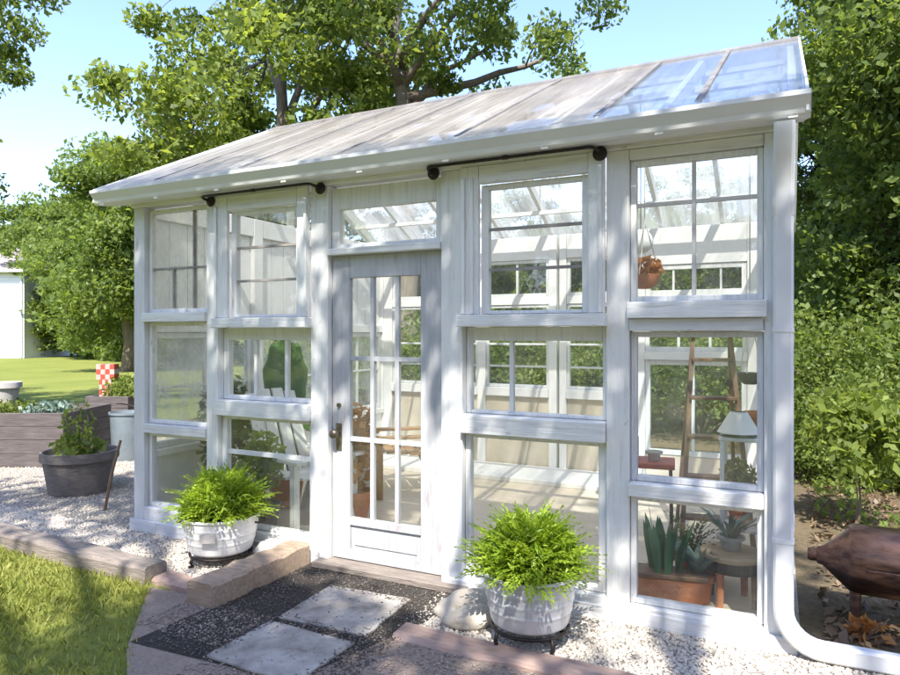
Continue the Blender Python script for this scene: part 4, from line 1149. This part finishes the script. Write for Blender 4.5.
# grey barrel pot and plant, stake
bp = at(80, 6.55)
pt = pot('barrel_planter', (bp.x, bp.y, 0.008), 0.27, 0.325, 0.40, 'pot_grey', 'grey woven barrel pot on the gravel left of the greenhouse', 'planter', rim=0.02)
p = thing('leafy_plant', 'loose pale green plant in the grey barrel pot', 'plant', (bp.x, bp.y, 0.34))
leafy_plant(p, 'foliage', M['leaf_light'], 260, (0, 0, 0.10), (0.27, 0.27, 0.12), 0.06, 74)
leafy_plant(p, 'tall_foliage', M['leaf_light'], 120, (-0.04, 0, 0.32), (0.16, 0.16, 0.24), 0.055, 75)
mb = MB()
for k in range(9):
    a = k * 0.7; mb.tube([(0.05 * math.cos(a), 0.05 * math.sin(a), 0), (0.16 * math.cos(a), 0.16 * math.sin(a), 0.25 + 0.03 * k)], [0.006, 0.003], 5)
mb.build('stems', M['leaf_mid'], p)
sp = at(104.5, 5.85)
o = MB().tube([(0, 0, 0), (0.02, 0.05, 0.30), (0.05, 0.12, 0.60)], [0.013, 0.013, 0.011], 6).build('garden_stake', M['wood'])
o.location = (sp.x, sp.y, 0); tag(o, 'thin brown stake leaning against the grey barrel pot', 'stake')
bp = at(127, 8.2)
t = thing('metal_bin', 'blue grey metal tub half hidden by the greenhouse corner', 'bin', (bp.x, bp.y, 0.008))
MB().lathe([(0.16, 0), (0.165, 0.01), (0.19, 0.55), (0.205, 0.555), (0.205, 0.58), (0.19, 0.58), (0.185, 0.5)], 28).build('body', M['blue_tub'], t, smooth='auto')
MB().tube([(0.19 * math.cos(a), 0.19 * math.sin(a), 0.57 + 0.10 * math.sin(a * 0.5) ** 4) for a in np.linspace(0.1, math.pi, 9)], 0.008, 6).build('handle', M['iron'], t, smooth=True)

# ------------------------------------------------------------------ barrel smoker on the right
t = thing('barrel_smoker', 'rust brown barrel smoker with a tapered snout right of the downspout', 'smoker', (4.74, 0.52, -0.03), R(-3))
prof = [(0.040, 0.0), (0.046, 0.008), (0.052, 0.03), (0.160, 0.150), (0.172, 0.172), (0.172, 0.36), (0.172, 0.95), (0.16, 0.99), (0.02, 1.0)]
seg = 26
def halfbody(k0, k1, name, sc_):
    mb = MB()
    for r, x in prof:
        for k in range(k0, k1 + 1):
            a = 2 * math.pi * k / seg
            mb.v.append((x - 0.02, r * sc_ * math.cos(a), 0.375 + r * sc_ * math.sin(a)))
    n = k1 - k0 + 1
    for i in range(len(prof) - 1):
        for k in range(n - 1):
            mb.f.append((i * n + k, i * n + k + 1, (i + 1) * n + k + 1, (i + 1) * n + k))
    if k1 - k0 == seg:
        mb.f.append(tuple(range(n - 1)))
    return mb.build(name, M['rust'], t, smooth='auto')
halfbody(0, seg, 'barrel', 1.0)
mb = MB()
pl = [(r, x) for r, x in prof if 0.15 <= x <= 0.95]
for r, x in pl:
    for k in range(0, 15):
        a = R(-2) + R(184) * k / 14
        mb.v.append((x - 0.02, (r + 0.006) * math.cos(a), 0.385 + (r + 0.006) * math.sin(a)))
for i in range(len(pl) - 1):
    for k in range(14):
        mb.f.append((i * 15 + k, i * 15 + k + 1, (i + 1) * 15 + k + 1, (i + 1) * 15 + k))
mb.build('lid', M['rust'], t, smooth='auto')
MB().box(0.20, 0.94, -0.205, -0.187, 0.375, 0.39).build('lid_lip', M['rust'], t, bevel=0.003)
MB().tube([(0.45, -0.188, 0.43), (0.45, -0.23, 0.43), (0.75, -0.23, 0.43), (0.75, -0.188, 0.43)], 0.009, 8).build('handle', M['iron'], t, smooth='auto')
MB().lathe([(0.034, 0), (0.036, 0.03), (0.03, 0.045), (0.01, 0.046)], 14).move(Matrix.Translation((-0.018, 0, 0.375)) @ Matrix.Rotation(R(-90), 4, 'Y')).build('snout_cap', M['rust'], t, smooth='auto')
for x in (0.16, 0.82):
    for sy in (-1, 1):
        MB().tube([(x, 0.07 * sy, 0.25), (x, 0.10 * sy, 0.0)], [0.026, 0.022], 8).build('leg', M['rust'], t, smooth='auto')
p = thing('dry_seedlings', 'reddish brown dry leaves and twigs at the smoker foot', 'dry plant', (4.93, 0.33, 0.004))
leafy_plant(p, 'foliage', M['rusty_leaf'], 70, (0, 0, 0.05), (0.13, 0.08, 0.05), 0.055, 91)
mb = MB()
for k in range(8):
    a = k * 0.9; mb.tube([(0, 0, 0), (0.10 * math.cos(a), 0.06 * math.sin(a), 0.05 + 0.01 * k)], [0.005, 0.003], 5)
mb.build('stems', M['bark'], p)

# ------------------------------------------------------------------ house far left
hp = at(24, 41.0)
h = thing('house', 'white sided house with a grey brown roof at the far left', 'house', (hp.x, hp.y, 0), R(YAW))
mb = MB(); mb.box(-9, 0, 0, 8, 0, 5.35)
for k in range(26):
    mb.box(-9.02, 0.02, -0.022, -0.001, 0.02 + k * 0.205, 0.21 + k * 0.205)
mb.build('wall', M['siding'], h)
rf = MB(); e = 0.45
A, B_, C_, D_ = (-9 - e, -e, 5.35), (e, -e, 5.35), (e, 8 + e, 5.35), (-9 - e, 8 + e, 5.35)
r1, r2 = (-5, 4, 7.6), (-4, 4, 7.6)
rf.v += [A, B_, C_, D_, r1, r2]; rf.f += [(0, 1, 5, 4), (1, 2, 5), (2, 3, 4, 5), (3, 0, 4), (3, 2, 1, 0)]
rf.build('roof', M['shingle'], h)
MB().box(-9 - e, e + 0.02, -e - 0.10, -e, 5.22, 5.36).build('gutter', M['gutter'], h)
MB().tube([(-0.12, -0.08, 5.2), (-0.12, -0.08, 0.1)], 0.05, 8).build('downspout', M['gutter'], h)
MB().box(-4.6, -3.4, -0.06, -0.024, 2.9, 4.3).build('window', M['dark'], h)

# ------------------------------------------------------------------ trees
def tree(name, label, loc, group=None, rz=0.0, **kw):
    t = thing(name, label, 'tree', loc, rz, group)
    tree_mesh(parent=t, base=loc, r=None, **kw)
    return t
def place(o, loc, rz, s, label, group=None):
    c = copy_tree(o); c.location = loc; c.rotation_euler = (0, 0, rz); c.scale = (s, s, s)
    if 'group' in c.keys(): del c['group']
    c['label'] = label
    if group: c['group'] = group
    return c
# the big oak behind the roof
p = at(408, 14.0)
tree('oak_tree', 'tall oak with a thick bare trunk rising behind the greenhouse roof', (p.x, p.y, 0), seed=41, height=12.5, crown=(0.2, 0, 9.4, 3.9, 3.6, 3.9), nclump=105, nleaf=30000, lsize=0.125, clump_r=0.52, trunk_r=0.27, leaf=M['leaf_mid'], bark=M['bark'], limbs=16, shell=0.5)
p = at(285, 16.0)
tree('oak_tree', 'broad light green tree left of the bare oak trunk', (p.x, p.y, 0), seed=42, height=12, crown=(-0.2, 0, 7.9, 3.6, 3.6, 5.2), nclump=190, nleaf=70000, lsize=0.145, clump_r=0.62, trunk_r=0.26, leaf=M['leaf_light'], bark=M['bark'], limbs=14, shell=0.45)
p = at(128, 27.0)
tree('maple_tree', 'rounded mid green tree between the lawn and the light green tree', (p.x, p.y, 0), seed=43, height=9.5, crown=(0, 0, 5.3, 2.6, 2.6, 4.2), nclump=150, nleaf=44000, lsize=0.18, clump_r=0.75, trunk_r=0.22, leaf=M['leaf_mid'], bark=M['bark'], limbs=10, shell=0.5)
# near limb hanging in at the upper left
p = at(-310, 9.5)
tree('oak_tree', 'near oak whose dark branches hang in at the upper left corner', (p.x, p.y, 0), seed=44, height=9.5, crown=(0.6, 0.5, 6.7, 3.9, 3.9, 2.7), nclump=130, nleaf=52000, lsize=0.10, clump_r=0.52, trunk_r=0.28, leaf=M['leaf_dark'], bark=M['bark_dark'], limbs=14, shell=0.5)
# trees closing the lawn at the far left
far = []
for k, (px, z, s) in enumerate(((-40, 62, 1.2), (14, 60, 1.15), (52, 56, 1.1), (82, 44, 0.92), (108, 40, 0.82), (140, 38, 0.85), (-90, 48, 1.1), (170, 36, 0.85), (215, 34, 0.9))):
    p = at(px, z)
    if k == 0:
        first = tree('deciduous_tree', 'leafy green tree in the row closing the far lawn', (p.x, p.y, 0), group='trees closing the far lawn', seed=45, height=11, crown=(0, 0, 5.7, 4.0, 4.0, 5.5), nclump=190, nleaf=42000, lsize=0.27, clump_r=0.85, trunk_r=0.25, leaf=M['leaf_mid'], bark=M['bark_dark'], limbs=10, shell=0.5)
    else:
        place(first, (p.x, p.y, 0), k * 1.3, s, 'leafy green tree in the row closing the far lawn', 'trees closing the far lawn')
# woodland on the right and behind
wood_g = 'woodland trees behind and right of the greenhouse'
wl = 'dark green woodland tree behind and right of the greenhouse'
p = at(915, 8.6)
w1 = tree('woodland_tree', wl, (p.x, p.y, 0), group=wood_g, seed=46, height=10.5, crown=(0.0, 0.0, 5.6, 1.25, 1.5, 5.0), nclump=170, nleaf=58000, lsize=0.092, clump_r=0.44, trunk_r=0.16, leaf=M['leaf_wood'], bark=M['bark_dark'], lean=(0.5, 0.2), limbs=12, shell=0.65)
p = at(1075, 9.5)
w2_ = tree('woodland_tree', wl, (p.x, p.y, 0), group=wood_g, seed=47, height=11.5, crown=(0, 0, 6.0, 3.0, 3.0, 5.3), nclump=180, nleaf=56000, lsize=0.135, clump_r=0.6, trunk_r=0.18, leaf=M['leaf_wood'], bark=M['bark_dark'], limbs=12, shell=0.45)
for k, (px, z, s, src) in enumerate(((1015, 8.0, 0.92, 0), (930, 13.0, 0.85, 0), (985, 12.0, 1.05, 0), (775, 15.5, 0.5, 0), (690, 16.5, 0.46, 1), (610, 17, 0.5, 0), (540, 18, 0.48, 1), (1060, 15, 1.1, 0), (470, 19, 0.5, 0), (846, 12.5, 0.8, 0), (1190, 10.5, 1.0, 1), (400, 20, 0.5, 1), (735, 17, 0.5, 0))):
    p = at(px, z)
    place((w1, w2_)[src], (p.x, p.y, 0), 1.1 + k * 0.9, s, wl, wood_g)
for k, (x, y, s, r) in enumerate(((-5, -15, 0.95, 0.4), (0.5, -18.5, 0.7, 1.9), (6, -19.5, 0.68, 3.1), (12, -15, 1.1, 4.4), (-10.5, -10.5, 0.9, 5.2), (14.5, -8, 1.0, 0.8))):  # unseen trees added behind the camera to cut sky light on the facade
    place(first, (x, y, 0), r, s, 'leafy green tree in the belt behind the viewpoint, outside the picture', 'trees behind the viewpoint')
# understorey
def shrub(px, z, h, r, n, mat, label, seed, group=None, ls=0.065, lift=0.0):
    p = at(px, z)
    t = thing('shrub', label, 'shrub', (p.x, p.y, 0), 0, group)
    rg = np.random.default_rng(seed)
    C = rg.normal(size=(26, 3)); C /= np.linalg.norm(C, axis=1)[:, None]; C *= (rg.random(26) ** 0.4)[:, None]
    C = C * np.array([r, r, (h - lift) * 0.5]) + np.array([0, 0, lift + (h - lift) * 0.5])
    C[:, 2] = np.maximum(C[:, 2], 0.15)
    idx = rg.integers(0, 26, n); off = rg.normal(size=(n, 3)) * 0.16 * r / 0.8 
    P = C[idx] + off; P[:, 2] = np.maximum(P[:, 2], 0.05)
    V, Fc = leaves(P, ls, rg=rg)
    npmesh('foliage', V, Fc, mat, t)
    mb = MB()
    if lift: mb.tube([(0, 0, 0), (0.015, 0, lift * 0.5), (0, 0.01, lift + 0.1)], [0.02, 0.017, 0.015], 7)
    for c in C[:9]:
        mb.tube(curve_pts((0, 0.01, lift + 0.08) if lift else (0.05 * c[0], 0.05 * c[1], 0), c, 5, 0.1, rg), [0.016, 0.013, 0.01, 0.007, 0.004], 5)
    mb.build('stems', M['bark'], t, smooth=True)
    return t
sg = 'shrubs filling the woodland edge'
sl = 'dark leafy shrub in the woodland edge'
s1 = shrub(835, 8.0, 1.9, 0.95, 9000, M['leaf_mid'], sl, 61, sg)
s2 = shrub(925, 7.4, 1.6, 0.9, 9000, M['leaf_mid'], sl, 62, sg)
for k, (px, z, s, src) in enumerate(((980, 7.8, 1.0, 0), (870, 9.5, 1.3, 1), (800, 10.0, 1.2, 0), (745, 10.5, 1.0, 1), (700, 10.0, 1.05, 0), (655, 11.0, 1.1, 1), (600, 11.5, 1.05, 0), (550, 12, 1.0, 1), (500, 12.5, 1.1, 0), (450, 12.5, 1.0, 1), (400, 13.5, 1.1, 0), (350, 13.5, 1.0, 1), (300, 14.5, 1.1, 0), (1050, 8, 1.1, 1), (840, 7.0, 0.62, 1), (905, 6.7, 0.6, 0), (955, 6.4, 0.6, 1), (822, 7.6, 0.5, 0), (900, 6.6, 0.36, 1), (830, 11.5, 1.5, 0), (930, 11, 1.5, 1))):
    p = at(px, z)
    place((s1, s2)[src], (p.x, p.y, 0), k * 1.7, s, sl, sg)
# sapling behind the smoker
t = shrub(857, 5.3, 1.02, 0.36, 2800, M['leaf_light'], 'light green sapling on a thin bare stem behind the smoker', 63, None, 0.07, 0.42)
# distant wood mass beyond
def woodmass():
    rg = np.random.default_rng(99); n = 120000
    px = rg.uniform(360, 1350, n); z = rg.uniform(22, 34, n) 
    hmax = np.interp(px, [360, 470, 560, 780, 840, 1000, 1350], [4.5, 4.6, 4.8, 6.0, 10.0, 13, 13]) * (1 + 0.12 * np.sin(px * 0.06) + 0.08 * np.sin(px * 0.17))
    hh = rg.random(n) ** 0.8 * hmax
    u = (px - 450) / F * z
    P = np.stack([CX + u * CA - z * SA, CY + u * SA + z * CA, hh], 1)
    V, Fc = leaves(P, 0.34, rg=rg)
    o = npmesh('background_wood', V, Fc, M['leaf_dark'])
    tag(o, 'dense dark wood filling the background beyond the nearer trees', 'wood', kind='stuff')
woodmass()
# tree behind the viewer whose crown dapples the facade
def shade_gaps(C):
    W = C + np.array([7.2, -9.6, 0.0])
    zf = W[:, 2] + W[:, 1] / 0.571 * 0.788                   # height at which its shadow meets the facade
    t = (W[:, 2] - 0.35) / sdir.z
    gx, gy = W[:, 0] - sdir.x * t, W[:, 1] - sdir.y * t
    g = zf > 2.3
    for px_, py_, r_ in ((3.43, -0.46, 0.75), (1.16, -0.25, 0.7), (4.3, -0.4, 0.6), (0.2, -1.6, 1.5), (2.45, -0.6, 0.35)):
        g |= np.hypot(gx - px_, gy - py_) < r_
    return g
tree('shade_tree', 'tall shade tree standing behind the viewpoint', (7.2, -9.6, 0), seed=48, height=11.5, drop=shade_gaps, crown=(-3.0, 3.6, 8.5, 4.4, 2.0, 1.2), nclump=92, nleaf=16000, lsize=0.14, clump_r=0.62, trunk_r=0.3, leaf=M['leaf_mid'], bark=M['bark'], limbs=14, shell=0.3)
